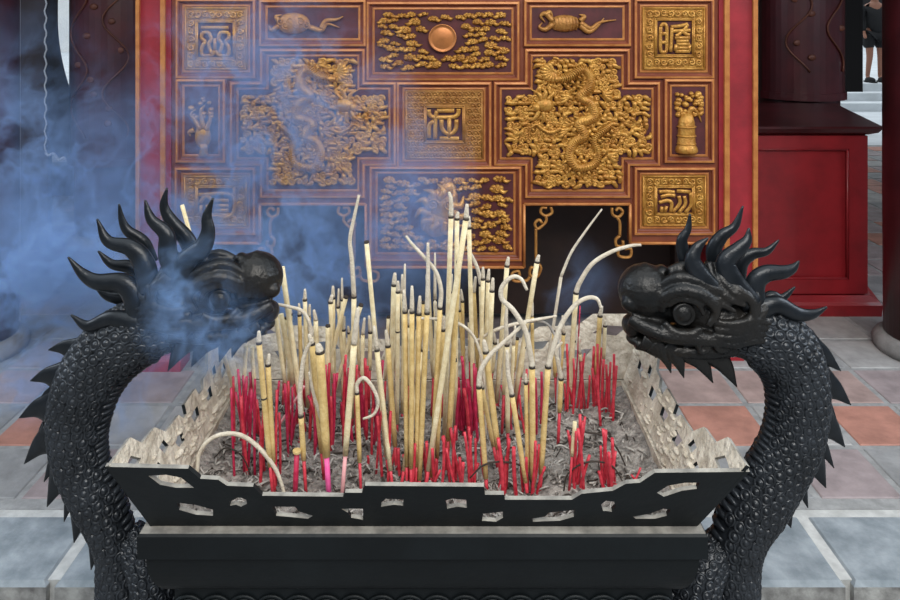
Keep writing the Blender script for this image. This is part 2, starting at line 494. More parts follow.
# ---------------------------------------------------------------- red cabinet on the right
def cabinet():
    y0, y1 = 3.9, 4.88
    xl, xr, xrb = 1.40, 2.25, 2.55
    root = empty('red_cabinet', (1.85, 4.4, 0), 'red lacquered cabinet beside the carved screen', 'cabinet')
    zt = EYE - (125 - HZ) * y0 / F
    def trap(e, z): return [(xl - e, y0 - e, z), (xr + e, y0 - e, z), (xrb + e, y1, z), (xl - e, y1, z)]
    mb = MB(); mb.loft([trap(0, 0.10), trap(0, zt - 0.05)], 0, True, True); mb.build('body', M['red_cab'], root)
    mb = MB(); mb.loft([trap(0.055, 0.0), trap(0.06, 0.06), trap(0.05, 0.075), trap(0.02, 0.10)], 0, True, True); mb.build('plinth', M['red_cab'], root)
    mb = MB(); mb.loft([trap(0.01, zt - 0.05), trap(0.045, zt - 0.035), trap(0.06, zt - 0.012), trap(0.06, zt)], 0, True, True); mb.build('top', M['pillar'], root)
    # recessed-panel frame on the front
    mb = MB()
    a, b, c, e = xl + 0.02, xr, 0.11, zt - 0.055
    for x0, x1, z0, z1 in ((a, b, c, c + 0.075), (a, b, e - 0.07, e), (b - 0.10, b, c + 0.075, e - 0.07), (a, a + 0.10, c + 0.075, e - 0.07)):
        mb.bbox(x0, x1, y0 - 0.022, y0, z0, z1)
    mb.build('front_frame', M['red_cab'], root)
    mb = MB(); x0, x1, z0, z1 = a + 0.10, b - 0.10, c + 0.075, e - 0.07
    q = [(x0 + 0.004, z0 + 0.004), (x1 - 0.004, z0 + 0.004), (x1 - 0.004, z1 - 0.004), (x0 + 0.004, z1 - 0.004)]
    pts = [Vector((u, y0 - 0.012, v)) for u, v in q]
    for k in range(4): mb.tube([pts[k], pts[(k + 1) % 4]], 0.008, 8)
    mb.build('panel_bead', M['red_cab'], root)
cabinet()

# ================================================================ CARVED SCREEN
SD = 3.2
def S(px, py, dy=0.0):
    p = P(px, py, SD); return Vector((p.x, SD - dy, p.z))   # dy: metres towards the viewer
U = SD / F
screen = empty('altar_screen', (P(445, 0, SD).x, SD, 0), 'large carved and gilded red-brown altar screen', 'screen')
def offset_poly(poly, t):
    """rectilinear or convex polygon, clockwise in pixel space; t>0 grows outward"""
    n = len(poly); out = []
    ar = sum(poly[i][0] * poly[(i + 1) % n][1] - poly[(i + 1) % n][0] * poly[i][1] for i in range(n))
    sg = 1 if ar > 0 else -1
    for i in range(n):
        a, b, c = Vector(poly[i - 1]), Vector(poly[i]), Vector(poly[(i + 1) % n])
        d1 = (b - a).normalized(); d2 = (c - b).normalized()
        n1 = Vector((d1.y, -d1.x)) * sg; n2 = Vector((d2.y, -d2.x)) * sg
        k = n1 + n2
        out.append(tuple(b + k * (t / (1 + n1.dot(n2)))))
    return out
def rect(x0, y0, x1, y1): return [(x0, y0), (x1, y0), (x1, y1), (x0, y1)]
def mirror(poly): return [(890 - x, y) for x, y in reversed(poly)]

back_poly = [(718, -60), (718, 243), (630, 243), (630, 204), (524, 204), (524, 267), (366, 267), (366, 204), (260, 204), (260, 243), (172, 243), (172, -60)]
mb = MB(); mb.prism([S(x, y, 0) for x, y in back_poly], (0, 0.05, 0))
mb.build('lattice_frame', M['wood'], screen)
# beads along the lower edge of the lattice
mb = MB()
for a, b in zip(back_poly[1:], back_poly[2:-1]):
    mb.tube([S(*a, 0.004), S(*b, 0.004)], 0.007, 8)
mb.build('lower_edge_bead', M['wood_edge'], screen)

A_ = rect(375, 10, 511, 72); D_ = rect(405, 90, 483, 159); H_ = rect(378, 174, 513, 252)
B_ = rect(532, 8, 622, 38)
C_ = [(533, 57), (621, 57), (621, 90), (651, 90), (651, 157), (621, 157), (621, 189), (533, 189), (533, 157), (502, 157), (502, 90), (533, 90)]
E_ = rect(642, 7, 705, 70); F_ = rect(672, 87, 705, 154); G_ = rect(642, 175, 706, 226)

def panel(name, poly, grow=9.0):
    """moulded frame around a recessed field; returns the frame object (a part of the screen)"""
    prof = [(grow, 0.0), (grow, 0.010), (grow - 1.0, 0.016), (grow - 3.0, 0.018), (grow - 4.0, 0.014), (grow - 4.6, 0.004), (2.6, -0.002), (2.4, 0.004), (0.9, 0.005), (0.2, 0.002), (0, -0.012)]
    mats_ = [0, 0, 1, 0, 0, 0, 0, 1, 1, 0]
    mb = MB()
    loops = [[S(x, y, dy) for x, y in offset_poly(poly, t)] for t, dy in prof]
    for i in range(len(loops) - 1): mb.loft([loops[i], loops[i + 1]], mats_[i])
    fr = mb.build(name, [M['wood'], M['wood_edge']], screen)
    mb = MB(); mb.prism([S(x, y, 0.0015) for x, y in offset_poly(poly, 0.3)], (0, 0.001, 0))
    mb.build('field', M['field'], fr)
    return fr

def spiral(cx, cy, r, turns=1.4, a0=0.0, sgn=1, n=18, r1=0.25, dy=0.008):
    return [S(cx + math.cos(a0 + sgn * t * turns * 2 * math.pi) * r * (1 - (1 - r1) * t), cy + math.sin(a0 + sgn * t * turns * 2 * math.pi) * r * (1 - (1 - r1) * t), dy) for t in [i / (n - 1) for i in range(n)]]
def lobe(mb, x, y, r, h=0.014, base=0.003, ex=1.0):
    mb.ellipsoid(S(x, y, base), (r * U * ex, h, r * U), 12, 8)
def cloud(mb, x, y, w, h, n=6):
    """ruyi-like cloud: a clump of lobes with curls"""
    for k in range(n):
        t = (k + 0.5) / n - 0.5
        yy = y - h * (0.5 - abs(t)) * R.uniform(0.2, 0.9) + R.uniform(-0.2, 0.2) * h
        rr = h * R.uniform(0.34, 0.52)
        lobe(mb, x + t * w, yy, rr, 0.012 + 0.004 * R.random())
        if k % 2 == 0:
            mb.tube(spiral(x + t * w, yy, rr * 0.85, 1.5, R.uniform(0, 6), R.choice((-1, 1)), 16, 0.2, 0.016), 0.0035, 5)
    mb.tube(catmull([S(x - w * 0.62, y + h * 0.35, 0.005), S(x, y + h * 0.28, 0.009), S(x + w * 0.62, y + h * 0.38, 0.004)], 5), [0.003, 0.012, 0.002], 6)
def strokes(mb, paths, ox, oy, sc, w=0.0085, dy=0.009, sm=4):
    for p in paths:
        pts = [S(ox + x / sc, oy + y / sc, dy) for x, y in p]
        mb.tube(catmull(pts, sm) if len(pts) > 2 else pts, w, 8, flat=0.7)
def inside(poly, x, y):
    c = False; n = len(poly); j = n - 1
    for i in range(n):
        if (poly[i][1] > y) != (poly[j][1] > y) and x < (poly[j][0] - poly[i][0]) * (y - poly[i][1]) / (poly[j][1] - poly[i][1]) + poly[i][0]: c = not c
        j = i
    return c

# clouds around the sun
def cloud_panel(name, poly, ctr, mount, dens, seed):
    R.seed(seed)
    fr = panel(name, poly)
    x0, y0 = poly[0]; x1, y1 = poly[2]
    mb = MB(); done = []
    for tr in range(4000):
        w = R.uniform(9, 15); h = w * R.uniform(.42, .6)
        cx, cy_ = R.uniform(x0 + w * .5 + 1, x1 - w * .5 - 1), R.uniform(y0 + h * .5 + 1.5, y1 - h * .5 - 1)
        if math.hypot((cx - ctr[0]) * .85, cy_ - ctr[1]) < mount: continue
        if any(abs(cx - a) < (w + c) * .43 and abs(cy_ - b) < (h + e) * .44 for a, b, c, e in done): continue
        done.append((cx, cy_, w, h))
        n = R.randint(6, 8); ph = R.uniform(0, 6)
        for k in range(n):
            a = ph + 2 * math.pi * k / n
            lobe(mb, cx + math.cos(a) * w * .32, cy_ + math.sin(a) * h * .27, h * R.uniform(.22, .32), 0.011, 0.002, 1.15)
        lobe(mb, cx, cy_, h * .34, 0.016, 0.003, 1.5)
        mb.tube(spiral(cx, cy_, h * .36, 1.5, ph, R.choice((-1, 1)), 16, 0.15, 0.018), 0.0034, 5)
        sg = R.choice((-1, 1))
        mb.tube(catmull([S(cx + sg * w * .2, cy_ + h * .1, 0.008), S(cx + sg * w * .48, cy_ + h * .32, 0.011), S(clamp(cx + sg * w * .78, x0 + 1.5, x1 - 1.5), cy_ + h * .18, 0.003)], 5), [0.008, 0.009, 0.001], 6)
    mb.build('cloud_relief', M['gold'], fr)
    return fr
fA = cloud_panel('cloud_panel', A_, (442.5, 38), 20, 1.0, 3)
mb = MB(); mb.lathe([(0.001, 0.030), (0.045, 0.028), (0.056, 0.024), (0.057, 0.027), (0.062, 0.026), (0.0625, 0.0)], S(442.5, 38, 0), 36, axis=Matrix.Rotation(math.pi / 2, 3, 'X'))
mb.build('sun_disc', M['copper'], fA)
R.seed(9)
fH = cloud_panel('creature_panel', H_, (440, 212), 30, 0.82, 8)
mb = MB()      # a broad leafy beast mask in the middle
lobe(mb, 442, 205, 17, 0.022); lobe(mb, 436, 222, 15, 0.02); lobe(mb, 447, 190, 10, 0.02)
for k in range(11):
    a = k / 11 * 2 * math.pi
    mb.tube(catmull([S(441 + 12 * math.cos(a), 210 + 12 * math.sin(a), 0.012), S(441 + 20 * math.cos(a + .3), 210 + 20 * math.sin(a + .3), 0.016), S(441 + 27 * math.cos(a), 210 + 27 * math.sin(a), 0.006)], 5), [0.018, 0.016, 0.003], 7)
for sx in (-1, 1):
    mb.tube(spiral(441 + sx * 8, 203, 6, 1.6, 0, sx, 20, 0.2, 0.028), 0.005, 6)
mb.build('beast_relief', M['gold'], fH)

# the two cross-shaped dragon panels
def dragon_panel(flip, seed, label):
    R.seed(seed)
    poly = mirror(C_) if flip else C_
    fr = panel('dragon_panel', poly)
    fx = (lambda x: 890 - x) if flip else (lambda x: x)
    mb = MB()
    def q(x, y): return (fx(496 + x / 4.1375), 50 + y / 4.1375)
    body = [(240, 120), (300, 110), (350, 80), (385, 105), (380, 150), (345, 190), (390, 225), (400, 275), (340, 300), (360, 350), (320, 380), (300, 430), (330, 480), (400, 470), (420, 420), (400, 370), (440, 330), (480, 300)]
    path = catmull([S(*q(*p), 0.016 + 0.006 * math.sin(i * 1.7)) for i, p in enumerate(body)], 7)
    mb.tube(path, [0.015, 0.018, 0.022, 0.024, 0.024, 0.023, 0.021, 0.018, 0.014, 0.008], 10)
    for i in range(3, len(path) - 3):
        t = (path[i + 1] - path[i - 1]).normalized(); nn = Vector((t.z, 0, -t.x)); rb = 0.024 * (1 - max(0, i / len(path) - .55))
        mb.tube(catmull([path[i] - nn * rb * .9 + Vector((0, -.006, 0)), path[i] + t * .006 + Vector((0, -rb * .98, 0)), path[i] + nn * rb * .9 + Vector((0, -.006, 0))], 4), 0.0042, 5)
    for i in range(4, len(path) - 4, 3):
        t = (path[i + 1] - path[i - 1]).normalized(); nn = Vector((t.z, 0, -t.x))
        mb.tube([path[i] + nn * 0.018 + Vector((0, -0.006, 0)), path[i] + nn * 0.042 + t * 0.012 + Vector((0, -0.004, 0))], [0.009, 0.001], 6)
    # head with beard and horns at the left of the panel, fan tail on top
    hx, hy = q(200, 225)
    lobe(mb, hx, hy, 8, 0.034, 0.008, 1.2); lobe(mb, *q(165, 235), 5, 0.03, 0.01)
    for dx, dy in ((-40, -50), (-10, -60), (25, -55), (-65, 20), (-60, 60), (-20, 70)):
        a = q(200 + dx * 0.4, 225 + dy * 0.4); b = q(200 + dx * 0.9 + 12, 225 + dy * 0.9); c = q(200 + dx * 1.3 - 8, 225 + dy * 1.3)
        mb.tube(catmull([S(*a, 0.02), S(*b, 0.022), S(*c, 0.008)], 5), [0.011, 0.009, 0.001], 6)
    wh = [(265, 320), (225, 338), (190, 325), (165, 305), (145, 318), (155, 330)]
    mb.tube(catmull([S(*q(*p), 0.022) for p in wh], 5), [0.010, 0.008, 0.007, 0.006, 0.004], 7)
    for k in range(9):
        a = math.radians(100 + k * 22); c = q(235, 90)
        e = q(235 + 62 * math.cos(a), 90 - 50 * math.sin(a)); m_ = q(235 + 40 * math.cos(a + 0.25), 90 - 34 * math.sin(a + 0.25))
        mb.tube(catmull([S(*c, 0.014), S(*m_, 0.017), S(*e, 0.006)], 5), [0.010, 0.012, 0.002], 6)
    for lx, ly, s_ in ((300, 190, 1), (440, 180, -1), (290, 330, 1), (460, 430, -1)):   # legs with claws
        for k in range(3):
            a = q(lx, ly); b = q(lx - s_ * 25, ly + 10 + 14 * (k - 1)); c = q(lx - s_ * 48, ly + 18 * (k - 1) + 6)
            mb.tube(catmull([S(*a, 0.014), S(*b, 0.02), S(*c, 0.005)], 5), [0.012, 0.009, 0.001], 6)
    mb.build('dragon_relief', M['gold'] , fr)
    # swirling clouds and flames filling the rest
    mb = MB()
    xs_ = [p[0] for p in poly]; ys_ = [p[1] for p in poly]
    inner = offset_poly(poly, -3.5)
    y = min(ys_) + 5
    while y < max(ys_) - 2:
        x = min(xs_) + 5 + R.uniform(0, 4)
        while x < max(xs_) - 3:
            if inside(inner, x, y):
                k = R.random(); r = R.uniform(3.0, 4.6)
                if k < 0.5:
                    lobe(mb, x, y, r * 0.78, 0.013, 0.002, R.uniform(1, 1.35))
                    mb.tube(spiral(x, y, r, 1.3, R.uniform(0, 6), R.choice((-1, 1)), 15, 0.2, 0.011), [0.007, 0.005], 6)
                else:
                    a = R.uniform(-0.8, 0.8) + (0 if R.random() < 0.6 else 1.5)
                    dx, dy = math.cos(a) * r * 1.3, math.sin(a) * r * 1.1
                    mb.tube(catmull([S(x - dx, y - dy, 0.004), S(x - dx * .2 + dy * .5, y - dx * .35, 0.013), S(x + dx, y + dy, 0.008), S(x + dx * 1.25, y + dy - 2.2, 0.004)], 5), [0.004, 0.012, 0.008, 0.001], 6)
            x += R.uniform(4.8, 7.0)
        y += R.uniform(4.6, 5.8)
    mb.build('cloud_relief', M['gold'], fr)
    fr['label'] = label
dragon_panel(False, 21, 'gilded dragon panel, cross-shaped, right of centre')
dragon_panel(True, 22, 'gilded dragon panel, cross-shaped, veiled by smoke')

# narrow treasure panels
def treasure(flip):
    poly = mirror(B_) if flip else B_
    fr = panel('treasure_panel', poly)
    fx = (lambda x: 890 - x) if flip else (lambda x: x)
    mb = MB()
    if not flip:
        def q(x, y): return (500 + x / 3.335, y / 3.335)
        mb.ellipsoid(S(*q(215, 78), 0.004), (0.072, 0.022, 0.038), 20, 10)
        for k in range(7):
            mb.tube(catmull([S(*q(180 + k * 12, 58), 0.018), S(*q(184 + k * 12, 78), 0.026), S(*q(180 + k * 12, 100), 0.016)], 4), 0.003, 5)
        for p in ([(175, 70), (150, 45), (135, 55), (150, 75)], [(175, 80), (150, 98), (130, 90), (140, 75)], [(150, 50), (165, 40), (175, 60)],
                  [(265, 75), (300, 95), (330, 75), (385, 66)], [(265, 85), (295, 105), (325, 85), (345, 60)], [(265, 70), (280, 55), (262, 48)]):
            mb.tube(catmull([S(*q(*a), 0.012) for a in p], 5), [0.013, 0.011, 0.007, 0.002], 7)
    else:
        def q(x, y): return (130 + x / 3.335, y / 3.335)
        mb.ellipsoid(S(*q(545, 78), 0.004), (0.075, 0.022, 0.048), 20, 10)
        for k in range(6):
            mb.tube(spiral(*q(505 + k * 17, 78 + (k % 2) * 14 - 7), 4, 1.3, k, 1, 14, 0.2, 0.022), 0.004, 6)
        for p in ([(500, 85), (475, 100), (465, 85)], [(600, 90), (640, 100), (660, 80), (700, 92)], [(640, 95), (655, 70), (690, 65), (712, 55)], [(500, 70), (490, 55), (510, 50)]):
            mb.tube(catmull([S(*q(*a), 0.012) for a in p], 5), [0.013, 0.011, 0.007, 0.002], 7)
    mb.build('treasure_relief', M['gold_dark'], fr)
treasure(False); treasure(True)

# small upright panels
def upright(flip):
    poly = mirror(F_) if flip else F_
    fr = panel('plant_panel', poly)
    mb = MB(); R.seed(5)
    if not flip:
        def q(x, y): return (636 + x / 3.95, 80 + y / 3.95)
        c = S(*q(192, 210), 0.004)
        mb.lathe([(0.046, -0.085), (0.050, -0.075), (0.046, -0.06), (0.040, -0.05), (0.038, 0.0), (0.036, 0.05), (0.026, 0.09)], c + Vector((0.006, 0.0, 0)), 20)
        for z in (-0.045, -0.01, 0.03): mb.lathe([(0.040, z - 0.004), (0.044, z), (0.040, z + 0.004)], c + Vector((0.006, 0.0, 0)), 20)
        mb.tube(catmull([S(*q(200, 150), 0.01), S(*q(215, 110), 0.014), S(*q(240, 130), 0.012), S(*q(256, 165), 0.006)], 5), [0.012, 0.011, 0.007, 0.002], 7)
        for k in range(44):
            x, y = q(R.uniform(160, 258), R.uniform(52, 138)); lobe(mb, x, y, R.uniform(1.8, 3.1), 0.016, 0.004, 1.2)
    else:
        def q(x, y): return (176 + x / 3.85, 80 + y / 3.85)
        mb.ellipsoid(S(*q(105, 215), 0.004), (0.036, 0.022, 0.055), 16, 10)
        mb.lathe([(0.022, -0.03), (0.016, 0.0), (0.02, 0.02)], S(*q(108, 262), 0.004), 14)
        for p in ([(100, 190), (75, 150), (62, 130), (80, 110)], [(110, 185), (100, 120), (115, 95)], [(75, 190), (55, 200), (60, 215)], [(120, 190), (135, 150), (128, 115)]):
            mb.tube(catmull([S(*q(*a), 0.012) for a in p], 5), [0.013, 0.010, 0.007, 0.002], 7)
        for k in range(14):
            x, y = q(R.uniform(58, 140), R.uniform(70, 150)); lobe(mb, x, y, R.uniform(1.6, 2.8), 0.015, 0.004, 1.2)
    mb.build('plant_relief', M['gold'], fr)
upright(False); upright(True)

# seal-script panels
def seal(poly, cpoly, paths, ox, oy, sc, border, w=0.0085):
    fr = panel('seal_panel', poly)
    x0, x1 = sorted((poly[0][0], poly[2][0])); y0, y1 = sorted((poly[0][1], poly[2][1])); a0, b0 = cpoly[0]; a1, b1 = cpoly[2]
    mb = MB()
    for lp, dy in ((offset_poly(poly, -1.2), 0.006), (offset_poly(cpoly, 1.4), 0.008), (offset_poly(cpoly, 0), 0.0075)):
        for k in range(4): mb.tube([S(*lp[k], dy), S(*lp[(k + 1) % 4], dy)], 0.0042, 6)
    mb.prism([S(*p, 0.0035) for p in ((x0, y0), (x1, y0), (x1, b0 - 2), (x0, b0 - 2))], (0, 0.001, 0))
    mb.prism([S(*p, 0.0035) for p in ((x0, b1 + 2), (x1, b1 + 2), (x1, y1), (x0, y1))], (0, 0.001, 0))
    mb.prism([S(*p, 0.0035) for p in ((x0, b0 - 2), (a0 - 2, b0 - 2), (a0 - 2, b1 + 2), (x0, b1 + 2))], (0, 0.001, 0))
    mb.prism([S(*p, 0.0035) for p in ((a1 + 2, b0 - 2), (x1, b0 - 2), (x1, b1 + 2), (a1 + 2, b1 + 2))], (0, 0.001, 0))
    if border == 'hex':
        j = 0; y = y0 + 4.5
        while y < y1 - 2.5:
            x = x0 + 4.5 + (3.2 if j % 2 else 0)
            while x < x1 - 2.5:
                if not (a0 - 3.6 < x < a1 + 3.6 and b0 - 3.6 < y < b1 + 3.6):
                    pts = [S(x + 3.1 * math.cos(k * math.pi / 3 + math.pi / 6), y + 3.1 * math.sin(k * math.pi / 3 + math.pi / 6), 0.006) for k in range(7)]
                    mb.tube(pts, 0.0036, 5); lobe(mb, x, y, 1.15, 0.008, 0.004)
                x += 6.3
            y += 5.5; j += 1
    else:
        mx, my = (x0 + a0) / 2 + 0.2, (y0 + b0) / 2 + 0.2
        mx2, my2 = (x1 + a1) / 2 - 0.2, (y1 + b1) / 2 - 0.2
        nx, ny = 8, 7 if (y1 - y0) > 58 else 6
        cells = [(mx + (mx2 - mx) * i / (nx - 1), yy) for i in range(nx) for yy in (my, my2)] + [(xx, my + (my2 - my) * i / (ny - 1)) for i in range(1, ny - 1) for xx in (mx, mx2)]
        for i, (x, y) in enumerate(cells):
            mb.tube(spiral(x, y, 3.3, 1.4, i * 1.3, 1 if i % 2 else -1, 15, 0.15, 0.007), [0.0055, 0.004], 5)
            mb.tube([S(x - 3, y + 3, 0.005), S(x + 3.2, y + 2.6 - (i % 3), 0.007)], 0.004, 5)
    mb.build('border_relief', M['gold_dark'] if border == 'hex' else M['gold'], fr)
    mb = MB(); strokes(mb, paths, ox, oy, sc, w)
    mb.build('seal_character', M['gold'], fr)
    return fr
chE = [[(190, 210), (212, 188), (236, 210), (238, 300), (236, 395), (212, 412), (190, 395), (188, 300), (190, 210)], [(190, 265), (236, 265)], [(190, 335), (236, 335)],
       [(268, 212), (340, 205), (402, 190)], [(402, 192), (385, 225), (368, 240)], [(268, 245), (345, 243), (425, 240)], [(278, 215), (275, 300), (268, 410)],
       [(355, 248), (335, 270), (308, 285)], [(365, 250), (390, 268), (418, 278)], [(300, 300), (420, 298)], [(312, 325), (412, 325)], [(312, 350), (418, 350)], [(312, 350), (305, 402)], [(305, 405), (418, 405)], [(418, 350), (415, 405)], [(320, 378), (405, 378)]]
seal(E_, rect(656, 20, 692, 55), chE, 636, 0, 7.9, 'key')
chD = [[(226, 185), (232, 222), (262, 240), (340, 242), (412, 238), (440, 215), (444, 180)], [(285, 195), (412, 192)], [(285, 195), (275, 240), (273, 300), (272, 400)],
       [(262, 270), (230, 300), (228, 392)], [(318, 258), (322, 320), (348, 355), (375, 360)], [(428, 258), (424, 320), (402, 355), (375, 360)], [(375, 242), (375, 392)], [(305, 396), (446, 396)]]
seal(D_, rect(426, 107, 463, 141), chD, 398, 84, 7.32, 'hex', 0.010)
chG = [[(88, 440), (120, 438), (150, 442)], [(95, 460), (125, 452), (152, 456)], [(88, 482), (120, 474), (138, 484), (134, 520)], [(100, 498), (98, 520)], [(118, 496), (112, 520)],
       [(158, 436), (212, 440)], [(166, 456), (170, 485), (142, 520)], [(188, 456), (192, 488), (166, 522)], [(212, 442), (214, 490), (192, 522)]]
seal(G_, rect(656, 187, 692, 213), chG, 636, 80, 3.95, 'key')
chT = [[(205, 218), (420, 218)], [(212, 258), (262, 258), (284, 310), (264, 350), (288, 428)], [(420, 258), (358, 258), (342, 310), (370, 350), (346, 428)],
       [(212, 258), (208, 300), (234, 330), (210, 375), (216, 434), (288, 434), (312, 400)], [(420, 258), (424, 300), (398, 330), (422, 375), (414, 434), (346, 434), (316, 400)], [(314, 400), (312, 300)]]
seal(mirror(E_), rect(198, 22, 234, 58), chT, 176, 0, 7.9, 'key')
chL = [[(90, 440), (215, 440), (215, 520), (125, 520)], [(95, 470), (120, 445), (150, 470)], [(150, 462), (205, 462)], [(150, 482), (205, 482)], [(150, 500), (205, 500)], [(100, 480), (96, 520)], [(122, 478), (130, 520)]]
seal(mirror(G_), rect(198, 187, 234, 213), chL, 176, 80, 3.85, 'key')

# gilt fretwork scrolls hanging in the two lower openings
def fret(flip):
    fx = (lambda x: 890 - x) if flip else (lambda x: x)
    sets = [[[(551, 207), (552, 213), (546, 216), (541, 213), (542, 208), (547, 208)], [(546, 216), (546, 222), (538, 229), (535, 224), (539, 220), (542, 223)], [(536, 229), (536, 236), (536, 262)]],
            [[(612, 208), (613, 215), (619, 217), (623, 212), (619, 208), (616, 211)], [(617, 217), (620, 223), (620, 236)], [(620, 236), (616, 240), (617, 246), (623, 246), (623, 241)], [(619, 246), (619, 256), (630, 257), (631, 249), (625, 249)]],
            [[(536, 262), (541, 268), (537, 277), (530, 275), (531, 268), (535, 269)], [(530, 277), (526, 281), (514, 281), (512, 274), (518, 271), (520, 276)]]]
    for st in sets:
        mb = MB()
        for p in st:
            pts = [S(fx(x), y, -0.005) for x, y in p]
            mb.tube(catmull(pts, 5) if len(pts) > 2 else pts, 0.0068, 8, flat=1.5)
        mb.build('fretwork_scroll', M['gold_dark'], screen)
fret(False); fret(True)

# outer posts with gilt edges standing on block feet
for xa, xb in ((718, 755), (138.5, 172)):
    fs = 0.15 if xa > 400 else 0.045
    mb = MB()
    p0, p1 = S(xa, -60), S(xb, -60)
    mb.bbox(p0.x, p1.x, SD - 0.012, SD + fs + 0.085, 0.30, p0.z); mb.bbox(p0.x + .01, p1.x - .01, SD + fs + 0.015, SD + fs + 0.085, 0.06, 0.30)
    po = mb.build('screen_post', M['red_post'], screen)
    mb = MB()
    inner, outer = ((722.5, 727.5), (751, 755.5)) if xa > 400 else ((162.5, 167), (138, 141.5))
    for e0, e1 in (inner, outer):
        a, b = S(e0, 0), S(e1, 0)
        mb.bbox(a.x, b.x, SD - 0.026, SD - 0.012, 0.30, p0.z)
    mb.build('gilt_edge', M['wood_edge'], po)
    mb = MB(); c = (p0.x + p1.x) / 2
    mb.loft([[(c - w, SD - t, z), (c + w, SD - t, z), (c + w, SD + fs + .12, z), (c - w, SD + fs + .12, z)] for w, t, z in ((0.095, -fs, 0.0), (0.095, -fs, 0.045), (0.085, -fs - .005, 0.055), (0.08, -fs - .01, 0.065))], 0, True, True)
    mb.build('post_foot', M['red_post'], po)
# altar table behind the screen
al = empty('altar_table', (0, 3.9, 0), 'dark altar table in the shade behind the carved screen', 'altar table')
mb = MB(); mb.bbox(-1.25, 1.22, 3.60, 4.25, 0.74, 0.80); mb.build('table_top', M['dark_wood'], al)
mb = MB(); mb.bbox(-1.2, 1.17, 3.74, 3.77, 0.06, 0.74); mb.build('front_panel', M['dark_wood'], al)
for sx in (-1.2, 1.13):
    mb = MB(); mb.bbox(sx, sx + 0.07, 3.62, 3.70, 0.0, 0.74); mb.build('leg', M['dark_wood'], al)
# ================================================================ INCENSE BURNER
X0, X1, Y0, Y1 = -0.5865, 0.510, 1.224, 1.856          # rim rectangle
BX0, BX1, BY0, BY1 = -0.5327, 0.4386, 1.279, 1.801     # foot of the flared walls
ZR, ZB = 0.835, 0.695
GZ = -0.16
burner = empty('incense_burner', (-0.045, 1.54, GZ), 'dark bronze rectangular incense burner with two dragon-head handles', 'incense burner')

def wall_part(name, outline, holes, fn, inward, thick=0.007):
    vs, fs = plate(outline, holes, thick)
    mb = MB()
    for u, v, w in vs: mb.add(fn(u, v, w))
    for f in fs: mb.face(f, 0, False)
    inward = Vector(inward)
    for i, f in enumerate(mb.f):
        n = Vector((0, 0, 0)); p = [mb.v[k] for k in f]
        for k in range(1, len(p) - 1): n += (p[k] - p[0]).cross(p[k + 1] - p[0])
        # the inner half of the plate is the ash-coated one
        c = sum(vs[k][2] for k in f) / len(f)
        if c > thick * 0.2: mb.mi[i] = 1
        elif abs(c) < thick * .2 and n.length > 0 and abs(n.normalized().z) > .55: mb.mi[i] = 2
    return mb.build(name, [M['bronze_plate'], M['ashy'], M['dust']], burner)

nF = Vector((0, 0.14, 0.055)).normalized()               # inward normal of the front wall
def front_fn(px, py, w):
    py = -py
    k = (py - HZ) / F
    d = 2.35 / (2.5455 - k)
    return P(px, py, d) + nF * (w + 0.004)
topF = [(105, 467), (188, 469), (200, 479), (218, 480), (227, 486), (253, 487), (262, 496), (343, 497), (345, 493), (362, 493), (365, 486), (484, 487), (485, 495), (504, 495), (505, 500), (572, 500), (582, 494), (613, 491), (626, 484), (640, 483), (655, 473), (750, 472)]
outF = [(x, -y) for x, y in topF] + [(697, -527), (150, -526)]
holesF = [[(148, 476), (166, 475), (181, 478), (194, 488), (176, 488), (160, 485)], [(177, 503), (195, 505), (213, 510), (213, 516), (196, 515), (179, 510)],
          [(229, 502), (234, 500), (237, 498), (241, 498), (246, 500), (247, 504), (241, 507), (236, 505), (230, 506)],
          [(272, 507), (295, 507), (299, 512), (313, 516), (308, 519), (288, 517), (276, 516)], [(341, 509), (363, 509), (363, 520), (351, 518), (348, 513)],
          [(381, 503), (386, 499), (404, 500), (403, 506), (394, 505), (381, 507)], [(445, 501), (451, 499), (466, 500), (467, 508), (457, 507), (447, 509)],
          [(483, 514), (503, 512), (503, 518), (496, 522), (482, 521)], [(531, 519), (545, 517), (549, 513), (575, 510), (574, 517), (560, 521), (533, 522)],
          [(601, 505), (606, 501), (614, 502), (616, 507), (612, 512), (603, 511)], [(633, 517), (650, 514), (663, 509), (671, 510), (667, 516), (655, 519), (636, 519)],
          [(657, 493), (668, 486), (685, 483), (700, 483), (697, 489), (682, 491), (664, 497)]]
wall_part('front_rim_wall', outF, [[(x, -y) for x, y in h] for h in holesF], front_fn, (0, 1, 0))

prof = [(0, 1), (.13, 1), (.16, .82), (.25, .80), (.29, .62), (.40, .60), (.42, .50), (.45, .50), (.46, .62), (.57, .62), (.58, .50), (.63, .50), (.65, .60), (.71, .62), (.75, .80), (.84, .82), (.87, 1), (1, 1)]
hol = [[(.04, .80), (.09, .84), (.12, .70), (.06, .66)], [(.11, .42), (.18, .46), (.19, .36), (.12, .30)], [(.22, .56), (.26, .58), (.27, .46), (.23, .44)], [(.31, .42), (.38, .42), (.37, .28), (.32, .30)],
       [(.47, .42), (.54, .42), (.53, .30), (.48, .30)], [(.62, .42), (.69, .42), (.68, .28), (.63, .30)], [(.74, .56), (.78, .58), (.77, .46), (.73, .44)], [(.82, .42), (.89, .46), (.88, .34), (.81, .30)], [(.91, .82), (.96, .80), (.94, .66), (.88, .70)]]
def side_fn(rx, bx, sg):
    def fn(t, v, w):
        y = (BY0 + (BY1 - BY0) * t) * (1 - v) + (Y0 + (Y1 - Y0) * t) * v
        n = Vector((sg * 0.14, 0, abs(rx - bx))).normalized()
        return Vector((bx + (rx - bx) * v, y, ZB + (ZR - ZB) * v)) + n * (w + 0.004)
    return fn
